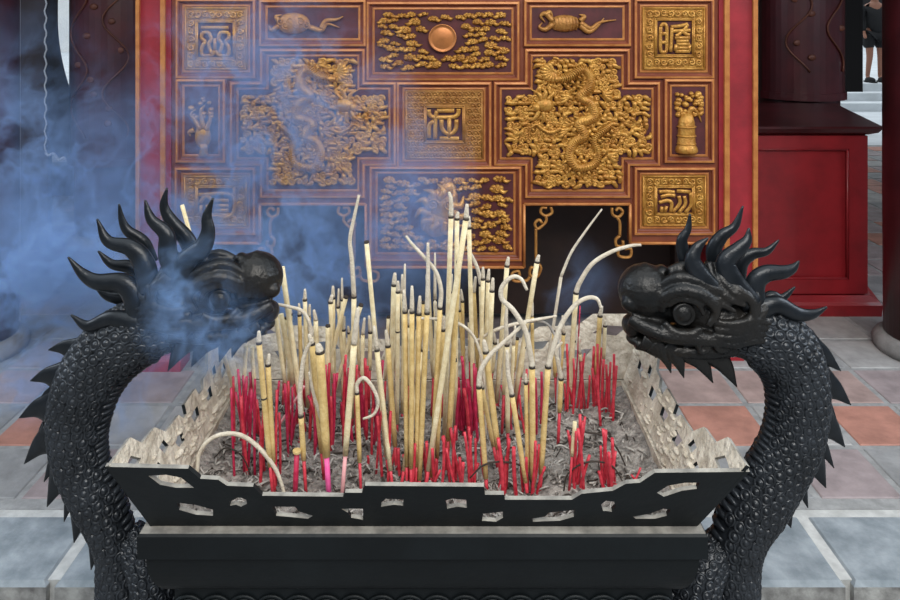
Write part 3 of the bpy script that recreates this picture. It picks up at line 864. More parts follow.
def back_fn(t, v, w):
    x = (BX0 + (BX1 - BX0) * t) * (1 - v) + (X0 + (X1 - X0) * t) * v
    return Vector((x, BY1 + (Y1 - BY1) * v, ZB + (ZR - ZB) * v)) + Vector((0, -0.14, 0.055)).normalized() * (w + 0.004)
outS = prof + [(1, 0), (0, 0)]
wall_part('side_rim_wall', outS, hol, side_fn(X0, BX0, 1), (1, 0, 0))
wall_part('side_rim_wall', outS, hol, side_fn(X1, BX1, -1), (-1, 0, 0))
wall_part('back_rim_wall', outS, hol, back_fn, (0, -1, 0))

def rl(x0, x1, y0, y1, z): return [(x0, y0, z), (x1, y0, z), (x1, y1, z), (x0, y1, z)]
IX0, IX1, IY0, IY1 = -0.520, 0.426, 1.290, 1.790
SX0, SX1, SY0, SY1 = -0.547, 0.451, 1.258, 1.822
mb = MB()
mb.loft([rl(IX0, IX1, IY0, IY1, 0.615), rl(IX0, IX1, IY0, IY1, ZB), rl(BX0 + .004, BX1 - .004, BY0 + .004, BY1 - .004, ZB)], 1)
mb.loft([rl(BX0 + .004, BX1 - .004, BY0 + .004, BY1 - .004, ZB), rl(SX0 + .003, SX1 - .003, SY0 + .003, SY1 - .003, ZB)], 2)
mb.loft([rl(SX0 + .003, SX1 - .003, SY0 + .003, SY1 - .003, ZB), rl(SX0, SX1, SY0, SY1, ZB - 0.004), rl(SX0, SX1, SY0, SY1, 0.652), rl(SX0 + .006, SX1 - .006, SY0 + .006, SY1 - .006, 0.648), rl(SX0 + 0.03, SX1 - 0.03, SY0 + 0.03, SY1 - 0.03, 0.648)], 0)
mb.build('ledge', [M['bronze_plate'], M['ashy'], M['dust']], burner)
mb = MB(); loops = []
for k in range(13):
    t = k / 12; a = t * math.pi / 2
    ins = 0.012 + 0.040 * (1 - math.cos(a)); z = 0.650 - 0.075 * math.sin(a)
    loops.append(rl(SX0 + ins, SX1 - ins, SY0 + ins * .7, SY1 - ins * .7, z))
loops += [rl(SX0 + .052, SX1 - .052, SY0 + .037, SY1 - .037, 0.30), rl(SX0 + .05, SX1 - .05, SY0 + .03, SY1 - .03, 0.27), rl(SX0 + .05, SX1 - .05, SY0 + .03, SY1 - .03, 0.22), rl(SX0 + .12, SX1 - .12, SY0 + .08, SY1 - .08, 0.20)]
mb.loft(loops, 0, False, True)
mb.build('body', M['bronze_plate'], burner)
# wave-scallop band under the cove
mb = MB(); yb = SY0 + 0.037
n = 18
for j in range(3):
    for k in range(n + (j % 2)):
        x = SX0 + .052 + (SX1 - SX0 - .104) * (k + 0.5 - 0.5 * (j % 2)) / n
        for rr in (0.026, 0.017, 0.009):
            pts = [Vector((clamp(x + rr * math.cos(a), SX0 + .050, SX1 - .050), yb - 0.003, 0.540 - j * 0.022 + rr * 0.8 * math.sin(a))) for a in [math.pi * i / 10 for i in range(11)]]
            mb.tube(pts, 0.0032, 6)
mb.build('wave_band', M['bronze_plate'], burner)
for sx in (SX0 + .16, SX1 - .16):
    for sy in (SY0 + .11, SY1 - .11):
        mb = MB(); mb.lathe([(0.05, GZ), (0.062, GZ + .03), (0.045, GZ + .08), (0.04, 0.0), (0.055, 0.12), (0.075, 0.21)], (sx, sy, 0.001), 18)
        mb.build('leg', M['bronze'], burner)

# ---------------------------------------------------------------- dragon handles
DD = 1.54
PXM = DD / F
def Dp(x, y, lat=0.0): return P(x, y, DD + lat * PXM)
def scale_disc(mb, c, nrm, t, r, h):
    u = t - nrm * t.dot(nrm); u.normalize(); w = nrm.cross(u)
    rings = [(1.0, -0.25), (0.92, 0.55), (0.72, 0.75), (0.62, 0.35), (0.46, 0.45), (0.30, 0.85)]
    ids = []
    sg = 10
    for rr, hh in rings:
        ids.append([mb.add(c + (u * math.cos(2 * math.pi * k / sg) * 1.1 + w * math.sin(2 * math.pi * k / sg)) * r * rr + nrm * h * hh) for k in range(sg)])
    top = mb.add(c + nrm * h * 1.0)
    for i in range(len(ids) - 1):
        for k in range(sg):
            k2 = (k + 1) % sg
            mb.face((ids[i][k], ids[i][k2], ids[i + 1][k2], ids[i + 1][k]))
    for k in range(sg): mb.face((ids[-1][k], ids[-1][(k + 1) % sg], top))

def dragon(label, neck, leg, T, hs, spines, locks, side):
    path = catmull([Dp(x, y) for x, y, r in neck], 8)
    rads = [r * PXM for x, y, r in neck]
    # same parameterisation for radii
    rr = []
    for i in range(len(neck) - 1):
        for k in range(8): rr.append(rads[i] + (rads[i + 1] - rads[i]) * k / 8)
    rr.append(rads[-1])
    mb = MB()
    fr = mb.tube(path, rr, 28, flat=0.86)
    acc = 0.0; step = 0.0190; row = 0; nxt = 0.02
    cen = Vector((-0.05 + side * 0.30, DD, 1.0))
    for i in range(1, len(fr)):
        seg = (fr[i][0] - fr[i - 1][0]).length
        while acc + seg > nxt:
            t = (nxt - acc) / seg
            p = fr[i - 1][0].lerp(fr[i][0], t); r = fr[i - 1][4] + (fr[i][4] - fr[i - 1][4]) * t
            tt, uu, ww = fr[i][1], fr[i][2], fr[i][3]
            ns = max(9, int(2 * math.pi * r / 0.0225))
            inn = (cen - p); inn -= tt * inn.dot(tt); inn.normalize()
            for k in range(ns):
                a = 2 * math.pi * (k + 0.5 * (row % 2)) / ns
                nd = (uu * math.cos(a) + ww * math.sin(a)).normalized()
                if nd.dot(inn) > 0.86: continue
                c = p + (uu * 0.86 * math.cos(a) + ww * math.sin(a)) * r
                scale_disc(mb, c, nd, tt, 0.0132, 0.0065)
            row += 1; nxt += step
        acc += seg
    body = mb.build('dragon_handle', M['bronze'], burner)
    body['label'] = label
    # belly scutes
    mb = MB()
    for i in range(10, len(fr) - 14, 2):
        p, tt, uu, ww, r = fr[i]
        inn = (cen - p); inn -= tt * inn.dot(tt); inn.normalize()
        yy = Vector((0, 1, 0))
        pts = [p + (inn * math.cos(a) + yy * 0.86 * math.sin(a)) * r * 1.0 for a in [math.radians(-32 + 8 * k) for k in range(9)]]
        mb.tube(pts, [0.003, 0.007, 0.009, 0.007, 0.003], 6)
    mb.build('belly_scutes', M['bronze'], body)
    # coil / foreleg curling under the ledge
    mb = MB(); lp = catmull([Dp(x, y, l) for x, y, l, r in leg], 8)
    f2 = mb.tube(lp, [r * PXM for x, y, l, r in leg], 22)
    row = 0
    for i in range(2, len(f2) - 1, 2):
        p, tt, uu, ww, r = f2[i]
        ns = max(8, int(2 * math.pi * r / 0.02))
        for k in range(ns):
            a = 2 * math.pi * (k + 0.5 * (row % 2)) / ns
            nd = uu * math.cos(a) + ww * math.sin(a)
            scale_disc(mb, p + nd * r, nd, tt, 0.0105, 0.005)
        row += 1
    mb.build('foreleg', M['bronze'], body)
    # spines along the back
    for (bx, by, tx, ty, w) in spines:
        mb = MB()
        b, t = Vector((bx, by)), Vector((tx, ty)); m = b.lerp(t, 0.5) + Vector((0, (t - b).length * -0.10))
        mb.tube(catmull([Dp(*b), Dp(*m), Dp(*t)], 6), [w * 1.25 * PXM, w * 0.74 * PXM, w * 0.36 * PXM, 0.4 * PXM], 12, flat=0.34)
        mb.build('back_spine', M['bronze_horn'], body)
    # head ----------------------------------------------------
    mb = MB()
    def E(x, y, lat, rx, rz, ry): mb.ellipsoid(Dp(*T(x, y), lat * hs), (rx * PXM * hs, ry * PXM * hs, rz * PXM * hs), 20, 12)
    def TB(pts, rs, lat, seg=10, n=5):
        if not hasattr(lat, '__len__'): lat = [lat] * len(pts)
        mb.tube(catmull([Dp(*T(x, y), l * hs) for (x, y), l in zip(pts, lat)], n), [r * PXM * hs for r in rs] if hasattr(rs, '__len__') else rs * PXM * hs, seg)
    E(714, 312, 0, 37, 28, 29); E(740, 320, 0, 28, 26, 30); E(692, 294, 0, 30, 20, 24); E(694, 277, 0, 25, 14, 19); E(668, 300, 0, 20, 19, 18)
    TB([(700, 304), (674, 302), (650, 298)], [25, 19, 20], 0, 14)
    E(645, 290, 0, 27, 26, 25); E(630, 303, -12, 9, 8, 8); E(630, 303, 12, 9, 8, 8)
    E(650, 319, 0, 20, 12, 18); E(631, 325, 0, 9, 10, 14); E(636, 338, 0, 10, 6, 12); E(690, 338, 0, 46, 14, 20)
    for s in (-1, 1):
        TB([(630, 318), (648, 328), (668, 335), (700, 338), (730, 342)], [7, 8, 8, 8, 5], [s * 10, s * 17, s * 22, s * 27, s * 29])
        TB([(636, 343), (664, 349), (700, 351), (735, 347)], [6, 7, 8, 9], [s * 8, s * 14, s * 19, s * 23])
        TB([(662, 311), (665, 297), (682, 290), (704, 296), (716, 311), (708, 326)], [4, 6, 7, 7, 5, 3], [s * 19, s * 22, s * 26, s * 29, s * 31, s * 31])
        TB([(664, 322), (674, 332), (690, 334), (702, 328)], [3, 5, 5, 3], [s * 22, s * 25, s * 28, s * 30])
        TB([(668, 306), (680, 299), (697, 303), (704, 315)], [2.5, 3.5, 3.5, 2.5], [s * 24, s * 27, s * 30, s * 31], 7)
        TB([(660, 286), (676, 278), (694, 280), (716, 290), (736, 292)], [4, 6, 7, 6, 3], [s * 17, s * 20, s * 23, s * 26, s * 24])
        TB([(668, 270), (684, 266), (706, 272), (726, 280)], [3, 5, 5, 3], s * 12)
        for cx, cy_, r, w in ((722, 343, 9, 3.2), (741, 330, 8, 3), (703, 347, 6, 2.6), (655, 337, 6, 2.4)):
            pts = [(cx + math.cos(a) * r * (1 - .09 * a), cy_ + math.sin(a) * r * (1 - .09 * a)) for a in [q_ * 0.5 - 1.0 for q_ in range(17)]]
            TB(pts, [w * .6, w, w, w * .6], s * (30 if cx > 680 else 19), 7, 2)
        # strands of the mane running down onto the cheek
        for k, (a, b, c, e) in enumerate((((700, 268), (704, 284), (716, 300), (736, 312)), ((708, 262), (714, 282), (726, 297), (746, 306)), ((718, 262), (722, 280), (736, 294), (752, 300)), ((728, 266), (732, 282), (744, 294), (756, 306)), ((738, 276), (744, 290), (752, 302), (752, 318)), ((752, 286), (756, 300), (752, 316), (738, 324)), ((766, 298), (762, 312), (748, 326), (728, 330)))):
            TB([a, b, c, e], [4.6, 5.2, 4.6, 2.0], [s * 14, s * 23, s * 29, s * 31], 7)
        for k in range(4):
            TB([(714, 322 + k * 7), (734, 324 + k * 7), (754, 320 + k * 7), (772, 324 + k * 6)], [2.5, 4.2, 4.0, 1.5], [s * 31, s * 33, s * 30, s * 23], 7)
    for k in range(4): E(646 + k * 8, 267 + k * 1.0 + (k % 2) * 2, 0, 5, 4, 9)
    head = remeshed('dragon_head', mb, M['bronze_head'], body, 0.0030, 2)
    for s in (-1, 1):
        mb = MB(); c = Dp(*T(684, 314), s * 26.5 * hs)
        ax = Matrix.Rotation(math.pi / 2 if s < 0 else -math.pi / 2, 3, 'X')
        k_ = PXM * hs
        mb.lathe([(11 * k_, -4 * k_), (11 * k_, 1.4 * k_), (9.4 * k_, 2.4 * k_), (8.2 * k_, 0.6 * k_), (6.6 * k_, 2.6 * k_), (4 * k_, 4.0 * k_), (0.4 * k_, 4.6 * k_)], c, 24, axis=ax)
        mb.build('eye', M['bronze_head'], body)
    for (bx, by, tx, ty, w) in ((642, 341, 656, 358, 8), (652, 343, 671, 373, 11), (664, 345, 684, 378, 12), (682, 345, 713, 383, 14), (702, 344, 737, 387, 15), (722, 342, 752, 364, 12)):
        for s in (-1, 1):
            mb = MB(); b = Vector((bx, by)); t = Vector((tx, ty)); m = b.lerp(t, 0.5) + Vector((3, -3))
            mb.tube(catmull([Dp(*T(*b), s * 17 * hs), Dp(*T(*m), s * 19 * hs), Dp(*T(*t), s * 15 * hs)], 6), [w * PXM * hs, w * .78 * PXM * hs, w * .45 * PXM * hs, 0.4 * PXM], 10, flat=0.4)
            mb.build('jaw_spike', M['bronze_head'], body)
    for pts, r, lat in locks:
        mb = MB(); n = len(pts)
        dense = catmull([Dp(x, y, lat * (1 - 0.25 * i / n)) for i, (x, y) in enumerate(pts)], 8)
        mb.tube(dense, [r * PXM, r * 1.0 * PXM, r * 0.88 * PXM, r * 0.68 * PXM, r * 0.46 * PXM, 1.0 * PXM], 12, flat=0.72)
        mb.build('mane_lock', M['bronze_horn'], body)

neckR = [(728, 324, 27), (762, 333, 32), (784, 351, 32), (796, 380, 29), (797, 415, 28), (789, 447, 27.5), (774, 475, 28), (756, 503, 29), (741, 530, 26), (736, 560, 22), (735, 595, 22), (732, 640, 24), (716, 690, 28), (690, 730, 34)]
legR = [(724, 545, 6, 16), (707, 562, -4, 20), (694, 588, -10, 24), (690, 620, -10, 25), (680, 670, 0, 26)]
spR = [(806, 350, 841, 371, 17), (819, 384, 851, 405, 18), (819, 422, 845, 447, 18), (809, 458, 826, 488, 17), (780, 498, 791, 528, 17), (762, 516, 768, 540, 12), (778, 330, 814, 339, 14), (818, 400, 838, 425, 11), (814, 440, 834, 468, 11), (796, 478, 808, 508, 11)]
lkR = [([(690, 272), (684, 255), (682, 240), (688, 229), (690, 214)], 7, -4),
       ([(728, 304), (704, 280), (693, 262), (697, 248), (708, 238)], 10.5, -24),
       ([(717, 270), (714, 250), (722, 236), (735, 226), (743, 206)], 8.5, 10),
       ([(752, 304), (732, 280), (726, 262), (739, 249), (747, 240), (749, 228)], 11, -22),
       ([(738, 280), (741, 263), (752, 254), (767, 251), (779, 240)], 8, 16),
       ([(757, 312), (755, 285), (765, 274), (783, 272), (793, 268), (799, 261)], 10, -16),
       ([(755, 310), (770, 297), (782, 298), (795, 287)], 7, 14),
       ([(730, 328), (758, 311), (776, 305), (797, 314), (813, 314), (827, 307)], 10.5, -18)]
dragon('right dragon handle facing left', neckR, legR, lambda x, y: (x, y), 1.0, spR, lkR, 1)

neckL = [(190, 312, 27), (152, 326, 31), (119, 344, 32), (93, 374, 31), (80, 410, 29), (78, 442, 26), (84, 470, 24), (97, 498, 23.5), (109, 524, 21), (117, 552, 18.5), (118, 590, 19), (122, 640, 23), (140, 690, 28), (165, 730, 34)]
legL = [(128, 535, 6, 14), (142, 553, -4, 18), (154, 580, -10, 21), (158, 615, -10, 23), (170, 670, 0, 26)]
spL = [(80, 352, 48, 350, 14), (64, 378, 30, 381, 16), (54, 408, 19, 418, 17), (54, 438, 24, 464, 17), (66, 472, 47, 507, 17), (84, 504, 74, 543, 16), (100, 530, 91, 570, 14), (56, 394, 38, 402, 10), (52, 424, 36, 440, 10), (60, 456, 44, 482, 10), (74, 490, 64, 522, 10)]
lkL = [([(196, 262), (187, 240), (172, 222), (164, 206), (167, 188)], 9, 12),
       ([(176, 276), (168, 254), (166, 234), (151, 219), (145, 200)], 10, -24),
       ([(180, 290), (186, 262), (202, 248), (208, 232), (207, 216), (213, 198)], 10.5, -26),
       ([(152, 262), (143, 242), (128, 231), (122, 220), (119, 204)], 7, 16),
       ([(150, 292), (144, 264), (131, 248), (108, 241), (97, 219)], 11, -18),
       ([(150, 286), (132, 268), (112, 264), (98, 251)], 8, 14),
       ([(138, 322), (136, 300), (124, 284), (98, 282), (83, 274), (68, 257)], 12, -16),
       ([(140, 306), (124, 299), (108, 296), (96, 288)], 8, 10),
       ([(156, 330), (130, 322), (110, 319), (88, 326), (71, 315)], 10.5, -20)]
dragon('left dragon handle facing right, wreathed in smoke', neckL, legL, lambda x, y: (257 - (x - 645) * 0.97, 279 + (y - 292) * 0.97), 0.97, spL, lkL, -1)

# ================================================================ ASH BED
def ash_z(x, y):
    z = 0.652 + 0.012 * noise.noise((x * 9, y * 9, 1)) + 0.006 * noise.noise((x * 30, y * 30, 4)) + 0.003 * noise.noise((x * 90, y * 90, 7))
    e = min(x - IX0, IX1 - x)
    return z + 0.03 * math.exp(-max(0, e) / 0.05)
mb = MB(); nx, ny = 150, 84
ids = [[mb.add((IX0 + (IX1 - IX0) * i / nx, IY0 + (IY1 - IY0) * j / ny, ash_z(IX0 + (IX1 - IX0) * i / nx, IY0 + (IY1 - IY0) * j / ny))) for i in range(nx + 1)] for j in range(ny + 1)]
for j in range(ny):
    for i in range(nx): mb.face((ids[j][i], ids[j][i + 1], ids[j + 1][i + 1], ids[j + 1][i]))
R.seed(77)
for k in range(1700):        # fallen ash worms and crumbs
    x, y = R.uniform(IX0 + .02, IX1 - .02), R.uniform(IY0 + .02, IY1 - .02)
    z = ash_z(x, y) + 0.003; a = R.uniform(0, 6.28); l = R.uniform(0.008, 0.035); b = R.uniform(-1.4, 1.4)
    pts = [Vector((x, y, z)), Vector((x + l * .5 * math.cos(a), y + l * .5 * math.sin(a), z + R.uniform(0, .010))), Vector((x + l * (.5 * math.cos(a) + .5 * math.cos(a + b)), y + l * (.5 * math.sin(a) + .5 * math.sin(a + b)), z + R.uniform(-.003, .004)))]
    mb.tube(catmull(pts, 3), R.uniform(0.0010, 0.0024), 5, mi=R.choice((0, 1, 1, 0, 2)))
o = mb.build('ash_bed', [M['ash'], M['ash_bit'], M['char']])
tag(o, 'grey bed of incense ash and fallen ash curls filling the burner', 'ash', kind='stuff')
# ash lumps caked on the sloping side walls
R.seed(5)
mb = MB()
for sg, rx, bx in ((1, X0, BX0), (-1, X1, BX1)):
    fn = side_fn(rx, bx, sg)
    for k in range(90):
        t = R.uniform(0.03, 0.97); v = R.uniform(0.0, 0.55)
        if any(min(p[0] for p in h) < t < max(p[0] for p in h) and min(p[1] for p in h) < v < max(p[1] for p in h) for h in hol): continue
        p = fn(t, v, 0.004); s = R.uniform(0.004, 0.011)
        mb.ellipsoid(p, (s * R.uniform(.4, .8), s * R.uniform(1.0, 2.2), s * .45), 9, 6)
o = mb.build('caked_ash', M['ashy'], burner); o['kind'] = 'stuff'
# ================================================================ INCENSE STICKS
AZ = 0.650
G1, G2 = 'incense sticks standing in the ash', 'bare red stems of burnt-out incense'
def stick(label, xt, yt, xb, yb, red, coat, ash=None, r=0.0052, band=True, stem='red', lean=0.0, group=G1, bands=()):
    B = on_z(xb, max(yb, 411), AZ); d = B.y
    T = P(xt, yt, d + lean)
    root = empty('incense_stick', B, label, 'incense stick', group)
    rs = r * 0.62
    f = clamp((yb - red) / (yb - yt), 0.0, 0.98) if red else 0.06
    Q = B.lerp(T, f)
    dn = (T - B).normalized()
    mb = MB(); mb.tube([B - dn * 0.012, Q + dn * 0.004], rs, 8); mb.build('stem', M[stem], root)
    mb = MB(); n = 5
    mb.tube([Q.lerp(T, i / n) for i in range(n + 1)], [r * .86, r, r, r * .97, r], 10); mb.build('paste_coat', M[coat], root)
    if band:
        mb = MB(); mb.tube([T - dn * 0.0022, T + dn * 0.002], r * 1.07, 10); mb.build('burnt_ring', M['char'], root)
    for t in bands:
        q = Q.lerp(T, t); mb = MB(); mb.tube([q - dn * 0.0016, q + dn * 0.0016], r * 1.07, 10); mb.build('burnt_ring', M['char'], root)
    if ash:
        pts = [T + dn * 0.002] + [P(x, y, d + lean + (0.0 if len(a) == 0 else a[0])) for x, y, *a in ash]
        mb = MB()
        mb.tube(catmull(pts, 7) if len(pts) > 2 else catmull(pts, 5), [r * .96, r * .88, r * .80, r * .70, r * .5], 8); mb.build('ash_column', M['ash_stick'], root)
    return root

ST = [
 # label, xt, yt, xb, yb, red, coat, ash, options
 ('tan stick with charred tip, leftmost of the dense central bundle', 405, 312, 407, 489, 466, 'paste', [(404, 290)], {}),
 ('tan stick with charred tip, middle of the dense central bundle', 412, 312, 411, 492, 468, 'paste', [(412, 286)], {}),
 ('tan stick, rightmost of the dense central bundle', 419, 314, 416, 489, 466, 'paste', [(420, 296)], {}),
 ('tan stick with a long black charred tip in the centre', 459, 262, 446, 478, 440, 'paste', [(460, 255)], dict(r=.0056)),
 ('long pale stick with ash tip crossing the tallest central cluster', 466, 219, 425, 492, 470, 'paste_pale', [(467, 204)], dict(r=.0058)),
 ('tallest pale stick with a thread of ash, left of the central cluster', 451, 217, 444, 450, None, 'paste_pale', [(451, 200), (449, 192)], dict(r=.0058)),
 ('pale stick touching the tallest one in the central cluster', 457, 219, 455, 440, None, 'paste_pale', [(458, 212)], dict(r=.0055)),
 ('pale stick at the right of the tallest central cluster', 469, 228, 474, 425, None, 'paste_pale', [(469, 216)], dict(r=.0055)),
 ('tan stick carrying a thick white ash column left of the centre', 427, 313, 419, 490, None, 'paste', [(428, 280), (428, 243)], dict(r=.0056)),
 ('tan stick with dark ring under a curled thread of ash', 440, 308, 431, 487, None, 'paste', [(441, 290), (436, 272), (424, 257), (412, 244), (406, 236)], dict(r=.0050)),
 ('thin pale stick behind the thick white ash column', 435, 300, 437, 410, None, 'paste_pale', [(435, 253)], dict(r=.0042)),
 ('slender leaning stick with a black tip against the carved panel', 366.5, 242, 388, 472, None, 'paste_pale', None, dict(r=.0050)),
 ('crooked tall ash stick rising highest left of centre', 354, 297, 352, 425, None, 'paste_pale', [(352, 262), (350, 240), (354, 218), (359, 195)], dict(r=.0060)),
 ('stick leaning left, upper of the two crossing by the blue smoke', 346, 297, 318, 352, None, 'paste_pale', None, dict(r=.0055, lean=-.03)),
 ('stick leaning left, lower of the two crossing by the blue smoke', 361, 305, 328, 356, None, 'paste_pale', None, dict(r=.0055, lean=-.03)),
 ('short upright pale stick with ring in front of the blue smoke', 333, 298, 334, 405, None, 'paste_pale', [(333, 286)], dict(r=.0055)),
 ('thin ash spike just right of the short upright stick', 342, 300, 343, 402, None, 'paste_pale', [(342, 278)], dict(r=.0038)),
 ('broad pale stick left of the group under the carved clouds', 394, 285, 390, 425, None, 'paste_pale', [(395, 273)], dict(r=.0065)),
 ('pale ringed stick second in the group under the carved clouds', 398, 292, 397, 432, None, 'paste_pale', [(398, 281)], dict(r=.0052, bands=(.7,))),
 ('thin ash-tipped stick third in the group under the carved clouds', 404, 300, 402, 420, None, 'paste_pale', [(405, 264)], dict(r=.0045)),
 ('pale stick with ring leaning right, left of the ash hook', 507, 266, 496, 408, None, 'paste_pale', [(508.5, 257)], dict(r=.0060)),
 ('pale stick leaning right in front of the dark opening', 537, 262, 513, 402, None, 'paste_pale', [(539, 255)], dict(r=.0062)),
 ('upright pale stick with ring between the cluster and the hook', 492, 291, 487, 430, None, 'paste_pale', [(493, 278)], dict(r=.0058)),
 ('pale stick right of centre, first of three close tips', 483, 279, 479, 425, None, 'paste_pale', [(483, 267)], dict(r=.0052)),
 ('pale stick right of centre, second of three close tips', 488, 281, 483, 415, None, 'paste_pale', [(489, 269)], dict(r=.0052)),
 ('stick with dark ring under ash bowing left into the cluster', 481, 285, 484, 418, None, 'paste_pale', [(478, 270), (473, 258), (467, 247)], dict(r=.0054)),
 ('tan stick bent under a long black-banded ash curl', 479, 387, 487, 492, 478, 'paste', [(481, 370), (491, 354), (503, 343), (514, 333), (526, 322)], dict(r=.0058)),
 ('thick leaning stick with stout red foot right of centre', 486, 352, 503, 490, 448, 'paste', [(484, 340)], dict(r=.0066)),
 ('leaning tan stick left of the stout red foot', 482, 388, 498, 470, 446, 'paste', [(479, 374)], dict(r=.0050)),
 ('pale stick upright behind the leaning tan sticks', 507, 345, 508, 446, 432, 'paste_pale', [(506, 322), (507, 306)], dict(r=.0056)),
 ('tan stick with dark ring slanting to the front rim', 512, 395, 528, 498, 482, 'paste', [(508, 372), (507, 350)], dict(r=.0054)),
 ('stick carrying the highest ash arch toward the right dragon', 576, 293, 568, 402, None, 'paste_pale', [(580, 282), (592, 264), (611, 252), (630, 246), (641, 245)], dict(r=.0066)),
 ('very long thin grey stick leaning over the dark opening', 561, 277, 540, 372, None, 'ash_stick', [(571, 253), (585, 232), (602, 209)], dict(r=.0040, band=False)),
 ('yellow stick under the small ash arch beside the right dragon', 600, 316, 594, 408, 372, 'paste', [(602, 306)], dict(r=.0060)),
 ('tan stick whose ash loops over in a small arch', 548, 367, 540, 490, 474, 'paste', [(553, 348), (561, 325), (574, 306), (587, 298), (597, 299), (601, 308)], dict(r=.0060)),
 ('tan stick with dark ring below the big grey ash hook', 532, 367, 533, 494, None, 'paste', [(530, 352), (525, 330), (513, 310), (502, 299), (502, 287), (512, 277), (521, 279), (527, 290)], dict(r=.0062)),
 ('tan stick close beside the one with the ash hook', 526, 383, 528, 492, 478, 'paste', [(526, 374)], dict(r=.0044)),
 ('dark-capped tan stick with drooping ash at the right', 561, 379, 558, 446, 412, 'paste', [(558, 362), (556, 350), (562, 342)], dict(r=.0056)),
 ('short pale stick standing just before the right dragon snout', 605, 326, 602, 410, 358, 'paste_pale', [(605, 320)], dict(r=.0046)),
 ('broken pale stub above red stems near the right front', 575, 422, 569, 492, 456, 'paste_pale', None, dict(r=.0042, band=False)),
 ('pale stick with a rosy foot at the front left of centre', 354, 345, 342, 497, 455, 'paste_pale', [(357, 318), (358, 308)], dict(r=.0064, stem='rose', band=False)),
 ('thick double-width tan stick with a bright pink foot', 320, 352, 329, 496, 456, 'paste', [(318, 344)], dict(r=.0088, stem='pink')),
 ('ringed tan stick leaning on the thick pink-footed stick', 322, 422, 327, 484, 466, 'paste', [(314, 396), (309, 372)], dict(r=.0045)),
 ('tan stick under the round ring of ash', 357, 393, 361, 495, 462, 'paste', [(357, 384), (364, 378), (373, 388), (378, 402), (374, 414), (363, 419)], dict(r=.0048)),
 ('yellow stick with rings standing before the left dragon jaw', 259, 343, 273, 496, 466, 'paste', [(259, 331)], dict(r=.0056, bands=(.55,))),
 ('yellow stick next to the ringed one near the left jaw', 268, 365, 275, 494, 462, 'paste', [(269, 354)], dict(r=.0054)),
 ('dark-ringed tan stick below a drooping black ash thread', 301, 416, 306, 494, 460, 'paste', [(300, 392), (303, 362), (307, 349), (312, 340)], dict(r=.0056)),
 ('tan stick with long ash leaning beside the drooping thread', 312, 344, 324, 478, 452, 'paste', [(309, 334)], dict(r=.0060)),
 ('long pale stick leaning right from behind the left dragon nose', 282, 267, 305, 432, None, 'paste_pale', None, dict(r=.0062, band=False)),
 ('pale leaning stick lower and left of the dragon nose tip', 275, 311, 291, 425, 384, 'paste_pale', None, dict(r=.0050, band=False)),
 ('pale leaning stick, right one of the pair below the nose', 281, 314, 301, 422, 384, 'paste_pale', None, dict(r=.0058, band=False)),
 ('short ringed stick with ash tip before the blue smoke', 305, 300, 308, 415, None, 'paste_pale', [(305, 289)], dict(r=.0050)),
 ('curved stick bending toward the left dragon mouth', 311, 337, 316, 440, None, 'paste_pale', [(309, 322), (302, 311), (290, 307), (276, 304), (265, 302)], dict(r=.0052, band=False)),
 ('pale stick above crimson stems below the left jaw', 246, 346, 240, 446, 384, 'paste_pale', None, dict(r=.0048, band=False)),
 ('second pale stick above crimson stems below the left jaw', 252, 347, 258, 440, 388, 'paste_pale', None, dict(r=.0044, band=False)),
 ('pale stick poking up behind the left dragon mane', 182, 205, 241, 416, None, 'paste_pale', None, dict(r=.0048, band=False)),
 ('short stout magenta stub with a thin tan sliver, front left', 297, 450, 295, 496, 453, 'paste', None, dict(r=.0084, band=False, stem='crimson')),
 ('tan stick with dark ring left of the dense central bundle', 388, 346, 397, 474, 446, 'paste', [(386, 330)], dict(r=.0056)),
 ('pale slim stick leaning into the central bundle from the left', 377, 350, 393, 492, 470, 'paste_pale', [(374, 326)], dict(r=.0050)),
 ('pale stick leaning right across the front of the bundle', 423, 350, 401, 488, 470, 'paste_pale', [(425, 332)], dict(r=.0054)),
 ('tan stick right of the bundle with slender tip', 443, 330, 436, 480, 458, 'paste', [(444, 316)], dict(r=.0048)),
 ('tan stick ending above the red tuft in front of the centre', 454, 360, 447, 462, 448, 'paste', None, dict(r=.0064)),
]
for row in ST:
    lab, xt, yt, xb, yb, red, coat, ash, op = row
    stick(lab, xt, yt, xb, yb, red, coat, ash, **op)
# the arch of fallen ash standing alone at the front left
B = on_z(287, 497, AZ); d = B.y
root = empty('incense_stick', B, 'curved pale incense remnant arching over the front left ash', 'incense stick', G1)
mb = MB(); mb.tube(catmull([B - Vector((0, 0, .01)), P(276, 470, d), P(256, 445, d), P(236, 434, d), P(214, 437, d), P(200, 452, d), P(197, 474, d)], 8), [0.0030, 0.0044, 0.0044, 0.0040, 0.0036], 9)
mb.build('bent_ash', M['ash_stick'], root)

# long ash strands fallen across the standing sticks, and bent stems lying on the ash
def strand(label, pts, py, r, m, k0=0.0):
    d = on_z(450, py, AZ).y
    mb = MB(); mb.tube(catmull([P(x, y, d + k0 * i) for i, (x, y) in enumerate(pts)], 6), [r * .8, r, r, r * .9, r * .6], 8)
    o = mb.build('ash_strand', M[m]); tag(o, label, 'ash strand', 'fallen ash strands and bent stems')
strand('long grey ash strand bridging the sticks toward the arch', [(474, 342), (498, 329), (524, 322), (540, 319), (557, 316)], 425, .0042, 'ash_stick')
strand('dark-tipped ash strand drooping between hook and arch', [(528, 322), (544, 322), (553, 332), (560, 350), (558, 380), (556, 424)], 424, .0030, 'ash_bit')
strand('grey ash strand sagging from the centre toward the hook', [(416, 318), (446, 320), (466, 328), (478, 346), (484, 380), (486, 440)], 440, .0036, 'ash_stick')
strand('thin dark bent stem arching at the front right of centre', [(470, 478), (484, 465), (506, 462), (526, 470), (534, 496)], 496, .0018, 'char')
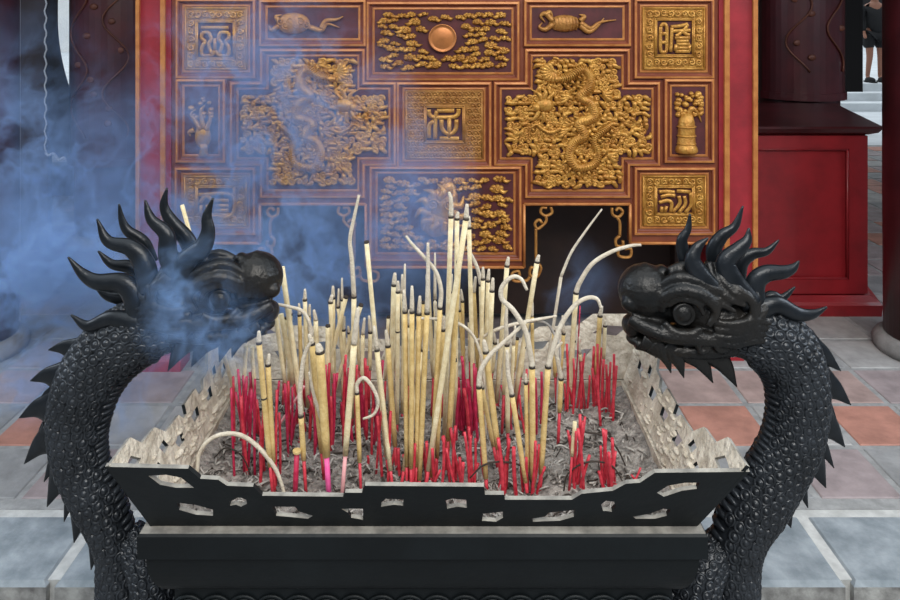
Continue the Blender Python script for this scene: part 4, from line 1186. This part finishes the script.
strand('thin dark bent stem looping at the far right front', [(563, 496), (568, 474), (588, 462), (612, 466), (626, 488)], 492, .0018, 'char')
strand('thin dark stem bowed over ash at the right side', [(584, 432), (604, 436), (618, 450), (628, 472)], 470, .0020, 'char')
strand('thin dark bent stem beside the left arch of ash', [(214, 458), (226, 448), (242, 456), (252, 478)], 478, .0016, 'char')
ORD = ['first', 'second', 'third', 'fourth', 'fifth', 'sixth', 'seventh', 'eighth', 'ninth', 'tenth', 'eleventh', 'twelfth', 'thirteenth', 'fourteenth', 'fifteenth', 'sixteenth']
R.seed(101)
# further pale sticks standing in the middle and back of the ash, by place
for place, n, xa, xb_, ya, yb_, ba, bb in (
    ('at the back left under the dragon jaw', 6, 283, 318, 312, 340, 400, 425),
    ('behind the crossing sticks left of centre', 9, 324, 372, 300, 335, 395, 430),
    ('behind the dense central bundle', 9, 384, 446, 285, 330, 395, 425),
    ('behind the tallest central cluster', 7, 446, 482, 290, 330, 395, 420),
    ('between the ash hook and the centre', 7, 490, 535, 310, 350, 400, 440),
    ('at the back right before the dragon snout', 4, 545, 588, 330, 355, 392, 410)):
    items = sorted(xa + (xb_ - xa) * (k + R.uniform(.15, .85)) / n for k in range(n))
    for k, x in enumerate(items):
        yt = R.uniform(ya, yb_); yb = R.uniform(ba, bb)
        stick('%s slim pale stick from left %s' % (ORD[k], place), x, yt, x + R.uniform(-9, 9), yb, yb - R.uniform(25, 45), 'paste_pale' if R.random() < .7 else 'paste',
              [(x + R.uniform(-2, 2), yt - R.uniform(6, 20))] if R.random() < .75 else None, r=R.uniform(.0040, .0056), band=R.random() < .7)

def stem(label, xt, yt, xb, yb, m, r=0.0029, lean=0.0):
    B = on_z(xb, max(yb, 411), AZ); T = P(xt, yt, B.y + lean); dn = (T - B).normalized()
    mb = MB(); mid = B.lerp(T, .5) + Vector((R.uniform(-.003, .003), 0, 0))
    mb.tube(catmull([B - dn * .012, mid, T], 3), [r * .95, r, r * .9], 7)
    o = mb.build('bare_incense_stem', M[m], None, B)
    tag(o, label, 'incense stem', G2)

CL = [  # place, n, x range at the top, top y range, base x spread, base y range, material, radius
 ('in the crimson clump beside the left side wall', 13, 231, 256, 376, 402, 8, 436, 478, 'crimson', .0033),
 ('around the ringed yellow stick near the left jaw', 7, 256, 282, 396, 440, 6, 462, 494, 'red', .0031),
 ('behind the magenta stub at the left', 9, 278, 306, 380, 412, 7, 425, 462, 'crimson', .0030),
 ('in the red thicket left of the pink-footed stick', 12, 306, 342, 368, 402, 7, 420, 456, 'crimson', .0033),
 ('in the red thicket under the round ash ring', 15, 342, 384, 354, 390, 6, 420, 450, 'crimson', .0034),
 ('at the front between the ash ring and central bundle', 8, 366, 402, 410, 450, 7, 455, 490, 'red', .0028),
 ('at the foot of the dense central bundle', 12, 396, 446, 440, 468, 6, 478, 495, 'red', .0032),
 ('in the bright crimson tuft right of centre', 15, 453, 480, 356, 382, 7, 425, 450, 'crimson', .0036),
 ('in the front row below the crimson tuft', 13, 442, 482, 425, 456, 8, 478, 495, 'red', .0031),
 ('beside the stout red foot right of centre', 6, 496, 514, 440, 456, 5, 486, 498, 'red', .0036),
 ('behind the sticks with the ash hook', 9, 500, 550, 368, 400, 6, 420, 446, 'crimson', .0030),
 ('at the foot of the hook stick by the rim', 6, 520, 546, 448, 470, 5, 488, 500, 'red', .0030),
 ('in the upright back row left of the arch stick', 10, 556, 586, 338, 378, 4, 402, 420, 'red', .0030),
 ('in the back clump before the right dragon snout', 11, 588, 618, 348, 368, 6, 404, 430, 'red', .0034),
 ('in the crossing fan at the front right', 9, 566, 590, 420, 452, 12, 484, 497, 'red', .0031),
 ('in the small tuft at the far front right', 8, 598, 616, 432, 462, 6, 482, 496, 'red', .0034),
 ('tilted low among ash by the right side wall', 5, 612, 642, 470, 482, 10, 486, 494, 'red', .0026),
]
R.seed(31)
for place, n, xa, xb_, ya, yb_, sp, ba, bb, m, r in CL:
    items = sorted(xa + (xb_ - xa) * (k + R.uniform(.1, .9)) / n for k in range(n))
    for k, x in enumerate(items):
        u = (k + .5) / n - .5
        stem('%s bare red stem from left %s' % (ORD[k], place), x, R.uniform(ya - 8, yb_ + 10), x - u * sp * 1.3 + R.uniform(-sp, sp) * 1.1, R.uniform(ba, bb), m if R.random() < .75 else 'red', r * R.uniform(.85, 1.15), R.uniform(-.02, .02))
stem('long thin red thread of a stem beside the small ash arch', 580, 306, 574, 398, 'crimson', .0018)
stem('slanting rosy stem crossing behind the yellow sticks at left', 304, 386, 271, 436, 'rose', .0032)

# ================================================================ VISITOR IN THE REAR COURT
def person():
    d = 13.2
    base = P(874.5, 83, d); zf = 0.408
    x, y = base.x, d
    root = empty('person', (x, y, zf), 'person in dark shorts and top standing in the rear court', 'person')
    def skin(name, verts, edges, rad, m, rootv=0):
        me = bpy.data.meshes.new(name); me.from_pydata([Vector(v) for v in verts], edges, [])
        o = bpy.data.objects.new(name, me); COL.objects.link(o)
        md = o.modifiers.new('s', 'SKIN'); md.use_smooth_shade = True
        for i, r in enumerate(rad):
            me.skin_vertices[0].data[i].radius = (r, r)
        me.skin_vertices[0].data[rootv].use_root = True
        o.modifiers.new('ss', 'SUBSURF').levels = 2
        bpy.context.view_layer.update()
        m2 = bpy.data.meshes.new_from_object(o.evaluated_get(bpy.context.evaluated_depsgraph_get()))
        bpy.data.objects.remove(o)
        m2.name = name; m2.materials.clear(); m2.materials.append(m)
        return link_mesh(name, m2, root, (x, y, zf))
    V = [(0, 0, .92), (0, 0, 1.15), (0, 0, 1.38), (0, 0, 1.47), (0, -.01, 1.56), (0, -.01, 1.68),
         (.10, 0, .86), (.10, -.02, .48), (.11, .02, .10), (.11, -.06, .03), (.115, -.15, .03),
         (-.10, 0, .86), (-.11, -.04, .48), (-.13, .0, .10), (-.13, -.08, .03), (-.14, -.17, .03),
         (.19, 0, 1.36), (.24, .02, 1.10), (.23, -.08, .88), (.23, -.12, .80), (-.19, 0, 1.36), (-.24, .02, 1.10), (-.23, -.08, .88), (-.23, -.12, .80)]
    Ed = [(0, 1), (1, 2), (2, 3), (3, 4), (4, 5), (0, 6), (6, 7), (7, 8), (8, 9), (9, 10), (0, 11), (11, 12), (12, 13), (13, 14), (14, 15), (2, 16), (16, 17), (17, 18), (18, 19), (2, 20), (20, 21), (21, 22), (22, 23)]
    Rd = [.13, .125, .14, .055, .085, .085, .085, .058, .036, .04, .03, .085, .058, .036, .04, .03, .05, .04, .03, .03, .05, .04, .03, .03]
    skin('body', V, Ed, Rd, M['skin'])
    skin('top', [(0, 0, .84), (0, 0, 1.15), (0, 0, 1.40), (.20, 0, 1.37), (.25, .02, 1.12), (-.20, 0, 1.37), (-.25, .02, 1.12), (.23, -.07, .92), (-.23, -.07, .92)], [(0, 1), (1, 2), (2, 3), (3, 4), (2, 5), (5, 6), (4, 7), (6, 8)], [.20, .16, .15, .07, .065, .07, .065, .05, .05], M['black_cloth'])
    skin('shorts', [(0, 0, .95), (.10, 0, .85), (.115, -.01, .60), (-.10, 0, .85), (-.12, -.02, .60)], [(0, 1), (1, 2), (0, 3), (3, 4)], [.15, .115, .10, .115, .10], M['black_cloth'])
    mb = MB(); mb.ellipsoid((x, y + .02, zf + 1.68), (.10, .115, .11), 16, 10); mb.build('hair', M['hair'], root)
    for sx, sy in ((.113, -.06), (-.135, -.08)):
        mb = MB(); mb.ellipsoid((x + sx, y + sy - .02, zf + 0.045), (.055, .15, .055), 14, 8); mb.bbox(x + sx - .05, x + sx + .05, y + sy - .16, y + sy + .11, zf + 0.002, zf + .03)
        mb.build('shoe', M['black_cloth'], root)
person()
# dark sheet added to cover the bright gap in the right rear opening
mb = MB(); mb.bbox(3.40, 3.555, 6.2, 6.26, 0.955, 3.59)
o = mb.build('doorway_cover', M['black_cloth']); tag(o, 'dark drape added to darken the right rear doorway', 'cover')

# ================================================================ SMOKE
def smoke(name, label, lo, hi, blobs, dens, col, nscale, thr, fil):
    mb = MB(); mb.bbox(lo[0], hi[0], lo[1], hi[1], lo[2], hi[2])
    m = bpy.data.materials.new('drifting_smoke'); m.use_nodes = True
    nt = m.node_tree; nt.nodes.clear(); N = nt.nodes.new; L = nt.links.new
    out = N('ShaderNodeOutputMaterial'); vs = N('ShaderNodeVolumePrincipled')
    vs.inputs['Color'].default_value = (*col, 1); vs.inputs['Anisotropy'].default_value = 0.0
    vs.inputs['Density Attribute'].default_value = ''
    L(vs.outputs[0], out.inputs['Volume'])
    geo = N('ShaderNodeNewGeometry')
    pos = geo.outputs['Position']
    wrp = N('ShaderNodeTexNoise'); wrp.inputs['Scale'].default_value = nscale * .45; wrp.inputs['Detail'].default_value = 3; L(pos, wrp.inputs['Vector'])
    sub = N('ShaderNodeVectorMath'); sub.operation = 'SUBTRACT'; sub.inputs[1].default_value = (.5, .5, .5); L(wrp.outputs['Color'], sub.inputs[0])
    sc = N('ShaderNodeVectorMath'); sc.operation = 'SCALE'; sc.inputs['Scale'].default_value = 1.5 / nscale; L(sub.outputs[0], sc.inputs[0])
    ad = N('ShaderNodeVectorMath'); ad.operation = 'ADD'; L(pos, ad.inputs[0]); L(sc.outputs[0], ad.inputs[1])
    n = N('ShaderNodeTexNoise'); n.inputs['Scale'].default_value = nscale; n.inputs['Detail'].default_value = 4; n.inputs['Roughness'].default_value = .58; L(ad.outputs[0], n.inputs['Vector'])
    mr = N('ShaderNodeMapRange'); mr.inputs[1].default_value = thr[0]; mr.inputs[2].default_value = thr[1]; mr.inputs[3].default_value = thr[2]; mr.inputs[4].default_value = 1; L(n.outputs['Fac'], mr.inputs[0])
    # filaments where the turbulence crosses its mean
    f1 = N('ShaderNodeMath'); f1.operation = 'SUBTRACT'; f1.inputs[1].default_value = .5; L(n.outputs['Fac'], f1.inputs[0])
    f2 = N('ShaderNodeMath'); f2.operation = 'ABSOLUTE'; L(f1.outputs[0], f2.inputs[0])
    f3 = N('ShaderNodeMapRange'); f3.inputs[1].default_value = 0; f3.inputs[2].default_value = .045; f3.inputs[3].default_value = fil; f3.inputs[4].default_value = 0; L(f2.outputs[0], f3.inputs[0])
    f4 = N('ShaderNodeMath'); f4.operation = 'ADD'; L(mr.outputs[0], f4.inputs[0]); L(f3.outputs[0], f4.inputs[1])
    tot = None
    for (c, r, w) in blobs:
        s = N('ShaderNodeVectorMath'); s.operation = 'SUBTRACT'; s.inputs[1].default_value = c; L(ad.outputs[0], s.inputs[0])
        q = N('ShaderNodeVectorMath'); q.operation = 'DIVIDE'; q.inputs[1].default_value = r; L(s.outputs[0], q.inputs[0])
        l = N('ShaderNodeVectorMath'); l.operation = 'LENGTH'; L(q.outputs[0], l.inputs[0])
        g = N('ShaderNodeMapRange'); g.interpolation_type = 'SMOOTHSTEP'; g.inputs[1].default_value = 1.0; g.inputs[2].default_value = 0.1; g.inputs[3].default_value = 0; g.inputs[4].default_value = w
        L(l.outputs['Value'], g.inputs[0])
        if tot is None: tot = g.outputs[0]
        else:
            a = N('ShaderNodeMath'); a.operation = 'ADD'; L(tot, a.inputs[0]); L(g.outputs[0], a.inputs[1]); tot = a.outputs[0]
    mu = N('ShaderNodeMath'); mu.operation = 'MULTIPLY'; L(tot, mu.inputs[0]); L(f4.outputs[0], mu.inputs[1])
    m2 = N('ShaderNodeMath'); m2.operation = 'MULTIPLY'; m2.inputs[1].default_value = dens; L(mu.outputs[0], m2.inputs[0])
    L(m2.outputs[0], vs.inputs['Density'])
    o = mb.build(name, m)
    return tag(o, label, 'smoke', 'drifting incense smoke', 'stuff')
def bl(px, py, d, rx, ry, rz, w):
    return (tuple(P(px, py, d)), (rx, ry, rz), w)
SMOKE = True
if SMOKE:
    smoke('smoke', 'blue-grey incense smoke drifting left in front of the carved screen', (-2.3, 1.95, 0.25), (0.62, 2.95, 2.1),
      [bl(45, 272, 2.3, .26, .16, .2, 3.2), bl(45, 275, 2.4, .50, .20, .36, 2.6), bl(110, 190, 2.55, .62, .18, .44, 1.5), bl(20, 120, 2.5, .45, .2, .5, .6), bl(310, 275, 2.35, .34, .15, .36, 3.2), bl(270, 120, 2.6, .60, .17, .64, 1.9), bl(410, 215, 2.3, .28, .14, .40, 2.2), bl(200, 290, 2.2, .5, .15, .3, 1.6), bl(60, 380, 2.3, .5, .15, .22, 1.0), bl(575, 290, 2.3, .14, .10, .16, .7), bl(215, 215, 2.62, .42, .15, .30, 1.3)],
      3.4, (0.39, 0.60, 1.0), 4.6, (.44, .68, .05), 1.5)
    smoke('smoke', 'thin wisps of smoke curling over the left dragon face', (-0.62, 1.12, 0.83), (-0.28, 1.40, 1.22),
      [bl(205, 318, 1.29, .17, .13, .12, 1.0), bl(180, 280, 1.30, .12, .10, .12, .6)],
      4.6, (0.36, 0.59, 1.0), 6.0, (.47, .68, .0), 2.6)
